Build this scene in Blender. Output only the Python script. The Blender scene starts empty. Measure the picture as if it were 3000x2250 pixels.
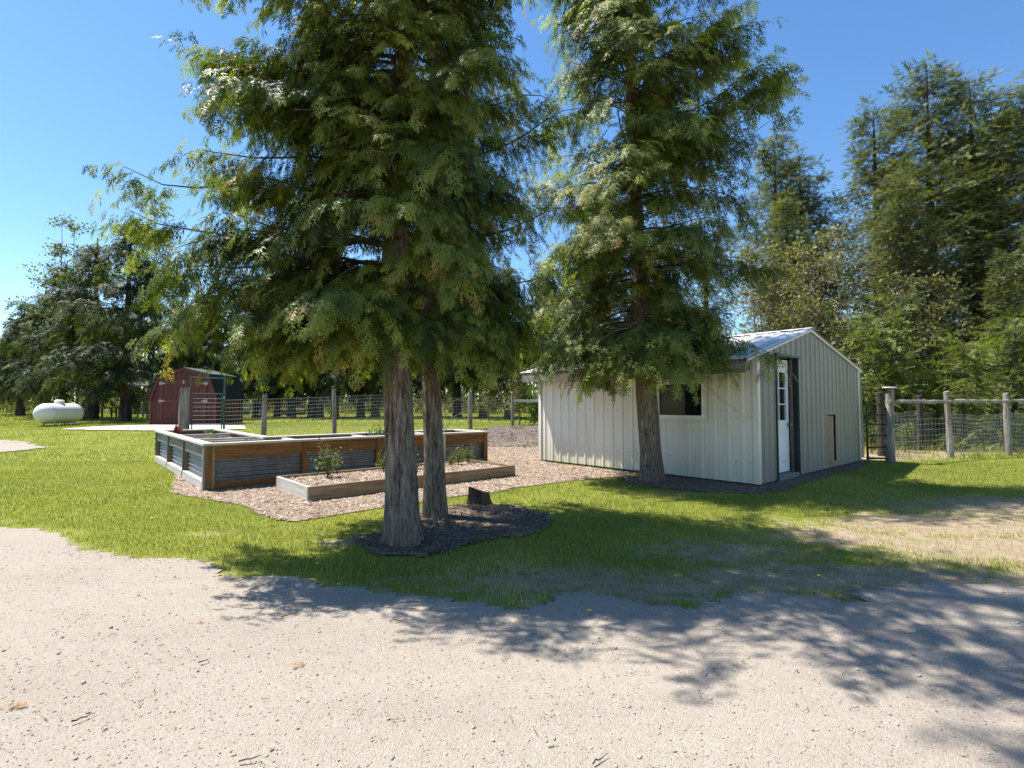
import bpy, bmesh, math, random
import numpy as np
from mathutils import Vector, Matrix

# ---------------------------------------------------------------- camera, sky, sun, exposure
SC = bpy.context.scene
COL = SC.collection
cam_d = bpy.data.cameras.new('camera'); cam = bpy.data.objects.new('camera', cam_d); COL.objects.link(cam)
cam_d.sensor_width = 36.0; cam_d.sensor_fit = 'HORIZONTAL'; cam_d.lens = 18.0
cam_d.clip_start = 0.05; cam_d.clip_end = 2000
cam.location = (0, 0, 1.25); cam.rotation_euler = (math.radians(90 + 2.29), 0, 0)
SC.camera = cam
SUN_EL = math.radians(63.0)
SUN_H = Vector((-0.942, 0.335, 0)).normalized()
SUN_DIR = Vector((SUN_H.x * math.cos(SUN_EL), SUN_H.y * math.cos(SUN_EL), math.sin(SUN_EL)))
world = bpy.data.worlds.new('World'); SC.world = world; world.use_nodes = True
wn = world.node_tree
sky = wn.nodes.new('ShaderNodeTexSky'); sky.sky_type = 'NISHITA'; sky.sun_disc = False
sky.sun_elevation = SUN_EL; sky.sun_rotation = math.atan2(SUN_H.x, SUN_H.y)
sky.altitude = 200; sky.air_density = 1.0; sky.dust_density = 0.2; sky.ozone_density = 2.0
bg = wn.nodes['Background']; bg.inputs['Strength'].default_value = 0.105
hsv = wn.nodes.new('ShaderNodeHueSaturation'); hsv.inputs['Saturation'].default_value = 1.2
wn.links.new(sky.outputs[0], hsv.inputs['Color']); wn.links.new(hsv.outputs[0], bg.inputs['Color'])
sun_d = bpy.data.lights.new('sun', 'SUN'); sun_d.energy = 5.0; sun_d.angle = math.radians(0.53); sun_d.color = (1.0, 0.955, 0.88)
sun = bpy.data.objects.new('sun', sun_d); COL.objects.link(sun)
sun.rotation_euler = (-SUN_DIR).to_track_quat('-Z', 'Y').to_euler(); sun.location = SUN_DIR * 60
vs = SC.view_settings
vs.view_transform = 'Standard'; vs.look = 'None'; vs.exposure = 1.12; vs.gamma = 1.0; vs.use_curve_mapping = False
cy = SC.cycles
cy.max_bounces = 7; cy.diffuse_bounces = 4; cy.glossy_bounces = 2; cy.transmission_bounces = 4; cy.transparent_max_bounces = 4
cy.caustics_reflective = False; cy.caustics_refractive = False
cy.use_denoising = True
cy.denoiser = 'OPENIMAGEDENOISE'
cy.denoising_input_passes = 'RGB_ALBEDO_NORMAL'
cy.denoising_prefilter = 'ACCURATE'
cy.use_adaptive_sampling = True; cy.adaptive_threshold = 0.01

rng = np.random.default_rng(11)
random.seed(11)
PI = math.pi

# ---------------------------------------------------------------- maths helpers
def ss(e0, e1, x):
    t = np.clip((np.asarray(x, float) - e0) / (e1 - e0), 0, 1)
    return t * t * (3 - 2 * t)
def gz(x, y):                       # the lawn rises gently towards the far left
    return (.42 * ss(11.5, 20, y) + .06 * ss(20, 34, y)) * ss(8, 2, x)
def gzf(x, y): return float(gz(x, y))
def hsh(ix, iy, s):
    n = (ix.astype(np.int64) * 374761393 + iy.astype(np.int64) * 668265263 + s * 974634777) & 0xffffffff
    n = ((n ^ (n >> 13)) * 1274126177) & 0xffffffff
    return ((n ^ (n >> 16)) & 0xffff) / 65535.0
def vnoise(x, y, s=0):
    x = np.asarray(x, float); y = np.asarray(y, float)
    ix = np.floor(x); iy = np.floor(y); fx = x - ix; fy = y - iy
    fx = fx * fx * (3 - 2 * fx); fy = fy * fy * (3 - 2 * fy)
    a = hsh(ix, iy, s); b = hsh(ix + 1, iy, s); c = hsh(ix, iy + 1, s); d = hsh(ix + 1, iy + 1, s)
    return a + (b - a) * fx + (c - a) * fy + (a - b - c + d) * fx * fy
def fbm(x, y, s=0, o=3):
    v = 0; a = .5; t = 0
    for k in range(o):
        v = v + a * vnoise(x * 2 ** k, y * 2 ** k, s + k); t += a; a *= .5
    return v / t
def inside(poly, x, y):
    x = np.asarray(x); y = np.asarray(y); r = np.zeros(x.shape, bool); n = len(poly)
    for i in range(n):
        x1, y1 = poly[i]; x2, y2 = poly[(i + 1) % n]
        if y1 == y2: continue
        c = ((y1 > y) != (y2 > y)) & (x < (x2 - x1) * (y - y1) / (y2 - y1) + x1)
        r ^= c
    return r
def nrm(a):
    return a / np.maximum(np.linalg.norm(a, axis=-1, keepdims=True), 1e-9)

# ---------------------------------------------------------------- materials
def lin(c):
    return tuple(((v / 12.92) if v <= .04045 else ((v + .055) / 1.055) ** 2.4) for v in c)
class NT:
    def __init__(s, name):
        s.m = bpy.data.materials.new(name); s.m.use_nodes = True; s.t = s.m.node_tree
        s.b = s.t.nodes['Principled BSDF']; s.out = s.t.nodes['Material Output']
    def n(s, ty, **kw):
        x = s.t.nodes.new(ty)
        for k, v in kw.items():
            if k.startswith('i_'):
                x.inputs[k[2:]].default_value = v
            else: setattr(x, k, v)
        return x
    def l(s, a, b): s.t.links.new(a, b)
    def coord(s, scale=(1, 1, 1), obj=True):
        c = s.n('ShaderNodeTexCoord'); m = s.n('ShaderNodeMapping'); m.inputs['Scale'].default_value = scale
        s.l(c.outputs['Object' if obj else 'Generated'], m.inputs['Vector']); return m.outputs['Vector']
    def pos(s, scale=(1, 1, 1)):
        c = s.n('ShaderNodeNewGeometry'); m = s.n('ShaderNodeMapping'); m.inputs['Scale'].default_value = scale
        s.l(c.outputs['Position'], m.inputs['Vector']); return m.outputs['Vector']
    def noise(s, vec, scale, detail=4, rough=.55):
        x = s.n('ShaderNodeTexNoise'); x.inputs['Scale'].default_value = scale
        x.inputs['Detail'].default_value = detail; x.inputs['Roughness'].default_value = rough
        s.l(vec, x.inputs['Vector']); return x.outputs['Fac']
    def vor(s, vec, scale, out='Distance', feat='F1'):
        x = s.n('ShaderNodeTexVoronoi'); x.feature = feat; x.inputs['Scale'].default_value = scale
        s.l(vec, x.inputs['Vector']); return x.outputs[out]
    def attr(s, name):
        x = s.n('ShaderNodeAttribute'); x.attribute_name = name; return x.outputs['Fac']
    def ramp(s, fac, stops):
        x = s.n('ShaderNodeValToRGB'); e = x.color_ramp.elements
        while len(e) < len(stops): e.new(.5)
        for k, (p, c) in enumerate(stops):
            e[k].position = p; e[k].color = (*c, 1)
        s.l(fac, x.inputs['Fac']); return x.outputs['Color']
    def mix(s, fac, a, b, mode='MIX'):
        x = s.n('ShaderNodeMix'); x.data_type = 'RGBA'; x.blend_type = mode
        for sock, v in ((x.inputs[0], fac), (x.inputs[6], a), (x.inputs[7], b)):
            if isinstance(v, (int, float)): sock.default_value = v
            elif isinstance(v, tuple): sock.default_value = (*v, 1) if len(v) == 3 else v
            else: s.l(v, sock)
        return x.outputs[2]
    def math(s, op, a, b=0.0, clamp=False):
        x = s.n('ShaderNodeMath'); x.operation = op; x.use_clamp = clamp
        for k, v in enumerate((a, b)):
            if isinstance(v, (int, float)): x.inputs[k].default_value = v
            else: s.l(v, x.inputs[k])
        return x.outputs[0]
    def rng(s, v, a, b, c=0., d=1.):
        x = s.n('ShaderNodeMapRange'); x.inputs[1].default_value = a; x.inputs[2].default_value = b
        x.inputs[3].default_value = c; x.inputs[4].default_value = d; s.l(v, x.inputs[0]); return x.outputs[0]
    def rand(s): return s.n('ShaderNodeObjectInfo').outputs['Random']
    def col(s, c):
        if isinstance(c, tuple): s.b.inputs['Base Color'].default_value = (*c, 1)
        else: s.l(c, s.b.inputs['Base Color'])
    def bump(s, h, strength=.4, dist=.01):
        x = s.n('ShaderNodeBump'); x.inputs['Strength'].default_value = strength; x.inputs['Distance'].default_value = dist
        s.l(h, x.inputs['Height']); s.l(x.outputs['Normal'], s.b.inputs['Normal'])
    def set(s, rough=.7, metal=0., spec=.5):
        s.b.inputs['Roughness'].default_value = rough; s.b.inputs['Metallic'].default_value = metal
        s.b.inputs['Specular IOR Level'].default_value = spec; return s
MAT = {}
def foliage(name, stops, trans=.35, rough=.5, spec=.35, attr='tint', tcol=None):
    s = NT(name).set(rough, 0, spec)
    c = s.ramp(s.attr(attr), stops); s.col(c)
    tr = s.n('ShaderNodeBsdfTranslucent')
    tc = s.mix(1.0, c, tcol or (1.25, 1.3, .6), 'MULTIPLY'); s.l(tc, tr.inputs['Color'])
    mx = s.n('ShaderNodeMixShader'); mx.inputs[0].default_value = trans
    s.l(s.b.outputs[0], mx.inputs[1]); s.l(tr.outputs[0], mx.inputs[2]); s.l(mx.outputs[0], s.out.inputs['Surface'])
    MAT[name] = s.m
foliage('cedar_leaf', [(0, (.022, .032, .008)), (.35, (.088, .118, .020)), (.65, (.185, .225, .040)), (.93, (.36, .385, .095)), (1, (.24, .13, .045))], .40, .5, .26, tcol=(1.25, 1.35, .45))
foliage('cedar_leaf_far', [(0, (.024, .036, .014)), (.5, (.058, .076, .022)), (.85, (.105, .125, .034)), (1, (.17, .18, .06))], .33, .6, .25)
foliage('spruce_leaf', [(0, (.045, .060, .026)), (.5, (.115, .135, .050)), (.85, (.20, .21, .08)), (1, (.28, .26, .13))], .33, .6, .2)
foliage('spring_leaf', [(0, (.06, .08, .02)), (.6, (.14, .175, .035)), (1, (.25, .28, .07))], .45, .5, .3)
foliage('birch_leaf', [(0, (.08, .11, .035)), (.6, (.15, .18, .07)), (1, (.24, .26, .12))], .4, .5, .3)
foliage('yellow_leaf', [(0, (.085, .09, .03)), (.6, (.17, .17, .06)), (1, (.28, .26, .12))], .4, .5, .3)
foliage('grass_blade', [(0, (.085, .105, .016)), (.45, (.225, .245, .045)), (.8, (.345, .345, .085)), (.95, (.42, .40, .15)), (1, (.42, .36, .18))], .42, .55, .3)
foliage('weed_leaf', [(0, (.05, .09, .02)), (.6, (.11, .17, .04)), (1, (.22, .25, .09))], .38, .5, .3)
foliage('dead_sprig', [(0, (.30, .13, .035)), (1, (.50, .27, .09))], .15, .8, .1)
foliage('red_leaf', [(0, (.10, .03, .02)), (1, (.24, .08, .05))], .3, .5, .3)

def m_bark(name, a, b, c, sc=(26, 26, 2.2), bump=.9):
    s = NT(name).set(.92, 0, .15)
    v = s.coord(sc); n1 = s.noise(v, 1.0, 6, .62)
    n2 = s.noise(s.coord((3, 3, 1.2)), 1.0, 3)
    n3 = s.noise(s.coord((sc[0] * .8, sc[1] * .8, sc[2] * 4.5)), 1.0, 4, .7); n1 = s.math('ADD', s.math('MULTIPLY', n1, .66), s.math('MULTIPLY', n3, .34))
    col = s.ramp(n1, [(.36, a), (.50, b), (.66, c)])
    col = s.mix(s.rng(n2, .45, .7, 0, .6), col, (.13, .085, .055))
    s.col(col); s.bump(n1, bump, .02); MAT[name] = s.m
m_bark('cedar_bark', (.020, .016, .013), (.16, .132, .108), (.35, .305, .26), (42, 42, 3.0), 1.0)
m_bark('branch_bark', (.03, .022, .015), (.095, .07, .05), (.20, .165, .13), (12, 12, 6), .3)
m_bark('dark_bark', (.012, .010, .008), (.05, .04, .032), (.11, .09, .075), (10, 10, 1), .5)
m_bark('grey_twig', (.10, .085, .07), (.25, .22, .185), (.42, .38, .33), (12, 12, 5), .2)
m_bark('birch_bark', (.08, .07, .06), (.42, .40, .36), (.62, .60, .55), (3, 3, 8), .2)
m_bark('stump_bark', (.010, .008, .006), (.04, .032, .026), (.09, .075, .06), (22, 22, 4), .9)
m_bark('log_wood', (.09, .08, .07), (.25, .23, .205), (.43, .405, .37), (20, 20, 1.6), .5)

def m_wood(name, a, b, c, rough=.8, dirt=.35):
    s = NT(name).set(rough, 0, .25)
    off = s.n('ShaderNodeVectorMath'); off.operation = 'ADD'
    cmb = s.n('ShaderNodeCombineXYZ'); r = s.rand(); s.l(s.math('MULTIPLY', r, 37.), cmb.inputs[0]); s.l(s.math('MULTIPLY', r, 91.), cmb.inputs[2])
    s.l(s.coord((1.1, 16, 16)), off.inputs[0]); s.l(cmb.outputs[0], off.inputs[1])
    g = s.noise(off.outputs[0], 1.6, 6, .6)
    k = s.noise(s.coord((3, 3, 3)), 1.0, 4)
    col = s.ramp(g, [(.28, a), (.5, b), (.72, c)])
    col = s.mix(s.rng(r, 0, 1, 0, .35), col, s.mix(1., col, (.62, .60, .60), 'MULTIPLY'))
    col = s.mix(s.rng(k, .5, .75, 0, dirt), col, (.06, .05, .04))
    s.col(col); s.bump(g, .35, .004); MAT[name] = s.m
m_wood('cedar_board', (.12, .055, .018), (.215, .105, .036), (.30, .165, .065))
m_wood('cap_board', (.40, .36, .31), (.52, .48, .42), (.63, .59, .53), .8, .18)
m_wood('grey_board', (.12, .115, .105), (.21, .20, .185), (.32, .305, .28))
m_wood('planter_board', (.16, .105, .058), (.27, .19, .115), (.39, .30, .20))
m_wood('post_wood', (.10, .09, .08), (.24, .22, .195), (.42, .395, .36))
m_wood('dark_wood', (.02, .018, .015), (.05, .043, .036), (.10, .088, .075))
m_wood('fascia_wood', (.085, .06, .05), (.16, .12, .10), (.25, .215, .19))
m_wood('raw_wood', (.24, .16, .09), (.36, .25, .15), (.45, .34, .22))

def m_plain(name, c, rough=.5, metal=0., spec=.5, var=.12, scale=6., bump=0.):
    s = NT(name).set(rough, metal, spec)
    n = s.noise(s.coord((1, 1, 1)), scale, 5)
    s.col(s.mix(s.rng(n, .3, .75, 0, 1), tuple(v * (1 - var) for v in c), tuple(min(1, v * (1 + var)) for v in c)))
    if bump: s.bump(s.noise(s.coord((1, 1, 1)), scale * 12, 4), bump, .004)
    MAT[name] = s.m
m_plain('white_paint', (.78, .77, .74), .45)
m_plain('tank_paint', (.66, .65, .60), .35, 0, .5, .05)
m_plain('black_trim', (.012, .013, .014), .5)
m_plain('dark_green_trim', (.012, .035, .03), .45)
m_plain('gate_green', (.02, .07, .05), .45)
m_plain('gate_black', (.012, .014, .017), .4)
m_plain('wire_metal', (.42, .42, .41), .4, .6)
m_plain('hinge_metal', (.24, .24, .23), .4, .3)
m_plain('brass', (.36, .27, .13), .35, .9)
m_plain('shingle', (.022, .026, .026), .9, 0, .2, .5, 14, .6)
m_plain('lit_shingle', (.07, .085, .08), .85, 0, .2, .2)  # barn's upper right roof slope: sunlight put into a paler shingle colour
m_plain('blue_plastic', (.12, .24, .42), .45)
m_plain('interior_dark', (.02, .02, .022), .9)
m_plain('interior_grey', (.09, .09, .10), .8)
m_plain('yellow_petal', (.75, .58, .02), .6)
m_plain('bolt', (.22, .21, .20), .5, .7)
s = NT('pane_glass').set(.12, 0, .22); s.col((.012, .013, .016)); MAT['pane_glass'] = s.m

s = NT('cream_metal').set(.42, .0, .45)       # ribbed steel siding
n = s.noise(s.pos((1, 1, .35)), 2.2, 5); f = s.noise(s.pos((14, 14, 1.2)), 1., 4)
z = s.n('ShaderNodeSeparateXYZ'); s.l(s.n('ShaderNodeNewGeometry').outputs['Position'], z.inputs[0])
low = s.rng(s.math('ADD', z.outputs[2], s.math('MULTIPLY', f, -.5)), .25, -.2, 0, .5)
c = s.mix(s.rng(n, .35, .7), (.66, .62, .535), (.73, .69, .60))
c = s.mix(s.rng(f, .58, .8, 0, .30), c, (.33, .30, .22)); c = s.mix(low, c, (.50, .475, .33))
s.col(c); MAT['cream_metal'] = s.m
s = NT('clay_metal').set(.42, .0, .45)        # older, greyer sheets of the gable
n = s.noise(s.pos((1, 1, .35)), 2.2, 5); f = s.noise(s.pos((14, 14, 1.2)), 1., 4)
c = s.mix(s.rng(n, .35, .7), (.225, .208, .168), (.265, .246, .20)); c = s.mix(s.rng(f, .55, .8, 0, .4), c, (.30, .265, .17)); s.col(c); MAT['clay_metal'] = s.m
s = NT('roof_metal').set(.5, .15, .4)
n = s.noise(s.pos((1, 1, 1)), 3, 5); s.col(s.mix(s.rng(n, .3, .7), (.52, .53, .53), (.68, .68, .67))); MAT['roof_metal'] = s.m
s = NT('galvanised').set(.45, .7, .5)
n = s.vor(s.coord((1, 1, 1)), 22, 'Color'); sg = s.n('ShaderNodeSeparateColor'); s.l(n, sg.inputs[0]); n2 = s.noise(s.coord((1, 1, 1)), 5, 5)
s.col(s.mix(s.rng(n2, .4, .7, 0, .8), s.mix(s.rng(sg.outputs[0], 0, 1, 0, .5), (.20, .205, .21), (.30, .31, .315)), (.14, .14, .14))); MAT['galvanised'] = s.m
s = NT('red_paint').set(.6, 0, .35)
n = s.noise(s.coord((6, 6, 1.2)), 1.2, 5); s.col(s.mix(s.rng(n, .35, .7), (.058, .012, .011), (.088, .018, .016))); s.bump(n, .15, .004); MAT['red_paint'] = s.m
s = NT('red_trim').set(.55, 0, .4); s.col((.09, .017, .015)); MAT['red_trim'] = s.m

s = NT('gravel').set(.95, 0, .12)             # packed crushed stone
p = s.pos(); big = s.noise(p, .55, 5, .6); mid = s.noise(p, 9, 5, .7); cell = s.vor(p, 150, 'Color'); dst = s.vor(p, 150); fine = s.noise(p, 230, 3, .7); trk = s.noise(s.pos((.35, 2.2, 1)), .9, 4, .6)
c = s.mix(s.rng(big, .35, .68), (.268, .230, .188), (.348, .300, .247))
c = s.mix(s.rng(trk, .40, .60, 0, .60), c, (.36, .31, .255)); c = s.mix(s.rng(trk, .56, .70, 0, .5), c, (.255, .212, .168))
c = s.mix(s.rng(mid, .42, .72, 0, .5), c, (.27, .22, .17))
sep = s.n('ShaderNodeSeparateColor'); s.l(cell, sep.inputs[0])
c = s.mix(s.rng(sep.outputs[0], .0, 1., 0, .55), c, s.ramp(sep.outputs[1], [(0, (.17, .145, .12)), (.5, (.325, .28, .235)), (1, (.48, .43, .37))]))
c = s.mix(s.rng(fine, .55, .75, 0, .45), c, (.24, .205, .165))
s.col(c); h = s.math('ADD', s.math('MULTIPLY', dst, -.8), s.math('MULTIPLY', fine, .6)); h = s.math('ADD', h, s.math('MULTIPLY', mid, .55)); s.bump(h, .75, .008); MAT['gravel'] = s.m

s = NT('lawn_ground').set(.95, 0, .1)
p = s.pos(); bare = s.attr('bare'); n1 = s.noise(p, 1.1, 5, .6); n2 = s.noise(p, 40, 4, .7); n3 = s.noise(p, 6, 4, .6)
n4 = s.noise(s.pos((1, 3.2, 1)), .35, 4); n5 = s.noise(p, 2.4, 5, .65)
g = s.mix(s.rng(n1, .35, .68), (.145, .175, .022), (.24, .265, .045)); g = s.mix(s.rng(n4, .42, .62, 0, .45), g, (.28, .29, .065)); g = s.mix(s.rng(n5, .56, .70, 0, .55), g, (.30, .30, .14)); g = s.mix(s.rng(n2, .45, .75, 0, .55), g, (.065, .095, .013))
d = s.mix(s.rng(n3, .35, .7), (.29, .22, .145), (.38, .305, .215)); d = s.mix(s.rng(n2, .5, .8, 0, .6), d, (.19, .14, .09))
bf = s.math('ADD', bare, s.math('MULTIPLY', s.math('SUBTRACT', n3, .5), 1.1)); bf = s.rng(bf, .30, .62)
s.col(s.mix(bf, g, d)); s.bump(s.math('ADD', n2, s.math('MULTIPLY', n3, .8)), .9, .03); MAT['lawn_ground'] = s.m

def m_litter(name, cs, sc, bump=.9):
    s = NT(name).set(.95, 0, .12); p = s.pos(); a = s.vor(s.pos((1, .45, 1)), sc, 'Color'); b = s.noise(p, sc * 1.6, 4, .7); k = s.noise(p, 1.3, 4)
    sp = s.n('ShaderNodeSeparateColor'); s.l(a, sp.inputs[0])
    c = s.ramp(sp.outputs[0], [(0, cs[0]), (.5, cs[1]), (1, cs[2])]); c = s.mix(s.rng(b, .5, .75, 0, .6), c, cs[0]); c = s.mix(s.rng(k, .4, .7, 0, .35), c, cs[3])
    s.col(c); s.bump(s.math('ADD', b, sp.outputs[1]), bump, .02); MAT[name] = s.m
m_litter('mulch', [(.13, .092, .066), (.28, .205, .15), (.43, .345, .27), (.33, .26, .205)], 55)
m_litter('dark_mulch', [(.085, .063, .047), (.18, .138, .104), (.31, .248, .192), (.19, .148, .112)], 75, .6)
m_litter('garden_soil', [(.075, .058, .047), (.16, .125, .10), (.25, .205, .17), (.15, .12, .098)], 26)
m_litter('bed_soil', [(.03, .022, .017), (.08, .058, .043), (.15, .115, .09), (.09, .065, .05)], 40)
s = NT('concrete').set(.9, 0, .2); p = s.pos(); n = s.noise(p, 3, 6); s.col(s.mix(s.rng(n, .35, .7), (.50, .48, .44), (.62, .60, .56))); MAT['concrete'] = s.m
def m_tint(name, stops, rough=.9):
    s = NT(name).set(rough, 0, .2); s.col(s.ramp(s.attr('tint'), stops)); MAT[name] = s.m
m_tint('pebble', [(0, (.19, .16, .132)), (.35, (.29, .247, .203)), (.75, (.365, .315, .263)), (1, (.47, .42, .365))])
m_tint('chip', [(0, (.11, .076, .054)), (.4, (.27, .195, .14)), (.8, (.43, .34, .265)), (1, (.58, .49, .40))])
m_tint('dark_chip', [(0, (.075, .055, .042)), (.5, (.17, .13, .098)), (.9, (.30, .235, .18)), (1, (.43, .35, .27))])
m_tint('clod', [(0, (.07, .054, .044)), (.5, (.15, .12, .097)), (1, (.25, .205, .17))])
m_tint('twig', [(0, (.05, .035, .025)), (.6, (.15, .11, .08)), (1, (.30, .24, .18))])

# ---------------------------------------------------------------- mesh helpers
def link(name, me, mat=None, parent=None, kind=None):
    o = bpy.data.objects.new(name, me); COL.objects.link(o)
    if mat is not None and len(me.materials) == 0: me.materials.append(MAT[mat])
    if parent is not None: o.parent = parent
    if kind: o['kind'] = kind
    return o
def tag(o, label, cat, group=None):
    o['label'] = label; o['category'] = cat
    if group: o['group'] = group
    return o
def empty(name, loc=(0, 0, 0), rz=0., label=None, cat=None, group=None):
    o = bpy.data.objects.new(name, None); COL.objects.link(o); o.location = loc; o.rotation_euler = (0, 0, rz); o.empty_display_size = .2
    if label: tag(o, label, cat, group)
    return o
def raw_mesh(name, V, Fc, tint=None, smooth=False, aname='tint'):
    """V (n,3), Fc (m,k) with one k"""
    V = np.ascontiguousarray(V, np.float32); Fc = np.ascontiguousarray(Fc, np.int32); m, k = Fc.shape
    me = bpy.data.meshes.new(name); me.vertices.add(len(V)); me.vertices.foreach_set('co', V.ravel())
    me.loops.add(m * k); me.loops.foreach_set('vertex_index', Fc.ravel())
    me.polygons.add(m); me.polygons.foreach_set('loop_start', np.arange(0, m * k, k, dtype=np.int32))
    if smooth: me.polygons.foreach_set('use_smooth', np.ones(m, bool))
    if tint is not None:
        a = me.attributes.new(aname, 'FLOAT', 'POINT'); a.data.foreach_set('value', np.ascontiguousarray(tint, np.float32))
    me.update(calc_edges=True); return me
def bulk(name, tv, tf, P, X, Y, Z, tint):
    """one mesh of many copies of a small template; X, Y, Z are the scaled axes of every copy"""
    n = len(P); k = len(tv)
    V = P[:, None, :] + tv[None, :, 0, None] * X[:, None, :] + tv[None, :, 1, None] * Y[:, None, :] + tv[None, :, 2, None] * Z[:, None, :]
    Fc = tf[None] + (np.arange(n) * k)[:, None, None]
    return V.reshape(-1, 3), Fc.reshape(-1, tf.shape[1]), np.repeat(tint, k)
class MB:
    def __init__(s): s.v = []; s.f = []
    def add(s, V, Fc):
        o = len(s.v); s.v += [tuple(map(float, p)) for p in V]; s.f += [tuple(int(i) + o for i in q) for q in Fc]; return s
    def box(s, a, b):
        (x0, y0, z0), (x1, y1, z1) = a, b
        return s.add([(x0, y0, z0), (x1, y0, z0), (x1, y1, z0), (x0, y1, z0), (x0, y0, z1), (x1, y0, z1), (x1, y1, z1), (x0, y1, z1)],
                     [(0, 3, 2, 1), (4, 5, 6, 7), (0, 1, 5, 4), (1, 2, 6, 5), (2, 3, 7, 6), (3, 0, 4, 7)])
    def tube(s, pts, rad, n=6, cap=True):
        pts = np.asarray(pts, float); m = len(pts); rad = np.broadcast_to(np.asarray(rad, float), (m,))
        T = nrm(np.gradient(pts, axis=0)); ref = np.array([0, 0, 1.]) if abs(T[0][2]) < .9 else np.array([1., 0, 0])
        V = []
        for i in range(m):
            x = np.cross(T[i], ref); x /= max(np.linalg.norm(x), 1e-9); y = np.cross(T[i], x)
            for k in range(n):
                a = 2 * PI * k / n; V.append(pts[i] + rad[i] * (math.cos(a) * x + math.sin(a) * y))
        Fc = [(i * n + k, i * n + (k + 1) % n, (i + 1) * n + (k + 1) % n, (i + 1) * n + k) for i in range(m - 1) for k in range(n)]
        if cap: Fc += [tuple(range(n))[::-1], tuple((m - 1) * n + k for k in range(n))]
        return s.add(V, Fc)
    def lathe(s, prof, n=24, axis='z'):
        V = []; m = len(prof)
        for (r, h) in prof:
            for k in range(n):
                a = 2 * PI * k / n
                V.append((r * math.cos(a), r * math.sin(a), h) if axis == 'z' else (r * math.cos(a), h, r * math.sin(a)))
        Fc = [(i * n + k, i * n + (k + 1) % n, (i + 1) * n + (k + 1) % n, (i + 1) * n + k) for i in range(m - 1) for k in range(n)]
        return s.add(V, Fc)
    def mesh(s, name, smooth=False):
        me = bpy.data.meshes.new(name); me.from_pydata(s.v, [], s.f); me.update()
        if smooth: me.polygons.foreach_set('use_smooth', [True] * len(me.polygons))
        return me
    def build(s, name, mat, parent=None, smooth=False, kind=None):
        return link(name, s.mesh(name, smooth), mat, parent, kind)
_bcache = {}
def board(name, p0, p1, wid, thk, mat, parent=None, up=(0, 0, 1), bev=.004):
    """a plank from p0 to p1 (centre line); wid measured along 'up'"""
    p0 = Vector(p0); p1 = Vector(p1); d = p1 - p0; L = d.length; x = d.normalized(); z = Vector(up); z = (z - x * z.dot(x)).normalized(); y = z.cross(x)
    key = (round(L, 3), round(wid, 3), round(thk, 3), mat, bev)
    if key not in _bcache:
        bm = bmesh.new(); bmesh.ops.create_cube(bm, size=1.0)
        for v in bm.verts: v.co = Vector((v.co.x * L, v.co.y * thk, v.co.z * wid))
        if bev: bmesh.ops.bevel(bm, geom=list(bm.edges), offset=min(bev, thk * .3), segments=1, affect='EDGES')
        me = bpy.data.meshes.new(name); bm.to_mesh(me); bm.free(); me.materials.append(MAT[mat]); _bcache[key] = me
    o = link(name, _bcache[key], None, parent)
    M4 = Matrix((x, y, z)).transposed().to_4x4(); M4.translation = (p0 + p1) / 2; o.matrix_local = M4
    return o
def log_post(name, base, h, r, parent, mat='post_wood', lean=(0, 0), seed=0, n=9):
    """weathered round post, slightly irregular, sawn top"""
    bx, by, bz = base; rows = 9; V = []; Fc = []
    for i in range(rows):
        t = i / (rows - 1)
        for k in range(n):
            a = 2 * PI * k / n; rr = r * (1.12 - .16 * t) * (.9 + .2 * float(vnoise(k * .9 + seed * 7.1, i * .6, seed)))
            V.append((bx + lean[0] * t + rr * math.cos(a), by + lean[1] * t + rr * math.sin(a), bz - .05 + (h + .05) * t + (.015 * math.cos(a) if i == rows - 1 else 0)))
    Fc = [(i * n + k, i * n + (k + 1) % n, (i + 1) * n + (k + 1) % n, (i + 1) * n + k) for i in range(rows - 1) for k in range(n)]
    Fc.append(tuple((rows - 1) * n + k for k in range(n)))
    o = MB().add(V, Fc).build(name, mat, parent); return o
def copy_tree(root, loc, rz, sc=1., label=None, group=None):
    r = root.copy(); COL.objects.link(r); r.location = loc; r.rotation_euler = (0, 0, rz); r.scale = (sc, sc, sc) if isinstance(sc, (int, float)) else sc
    if label: r['label'] = label
    if group: r['group'] = group
    for ch in list(root.children):
        c = ch.copy(); COL.objects.link(c); c.parent = r
        for g in list(ch.children):
            d = g.copy(); COL.objects.link(d); d.parent = c
    return r
# ---------------------------------------------------------------- the ground
GA = math.atan2(.66, .75)                      # the shed and the beds share one grid, turned 41 degrees
BX = np.array((math.cos(GA), math.sin(GA))); AX = np.array((-math.sin(GA), math.cos(GA)))
def grid_pt(o, x, y): return (o[0] + BX[0] * x + AX[0] * y, o[1] + BX[1] * x + AX[1] * y)
SHED = (3.77, 7.88); SW, SD = 5.12, 4.76
BED = (-4.48, 7.50); PLT = (-2.63, 6.66)
DRIVE = [(-30, 9.5), (-12, 7.6), (-7.5, 6.1), (-5.4, 5.45), (-5.01, 5.35), (-4.42, 5.06), (-3.76, 4.65), (-3.14, 4.36), (-2.66, 4.11), (-2.46, 4.07), (-2.0, 3.83), (-1.64, 3.78), (-1.31, 3.63), (-.98, 3.59), (-.72, 3.47), (-.43, 3.38),
         (-.02, 3.20), (.45, 3.42), (1.0, 3.24), (1.6, 3.58), (2.2, 3.38), (2.9, 3.74), (3.6, 3.60), (4.4, 4.02), (5.4, 4.15), (8, 5.0), (14, 6.2), (30, 8.0), (30, -12), (-30, -12)]
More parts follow.
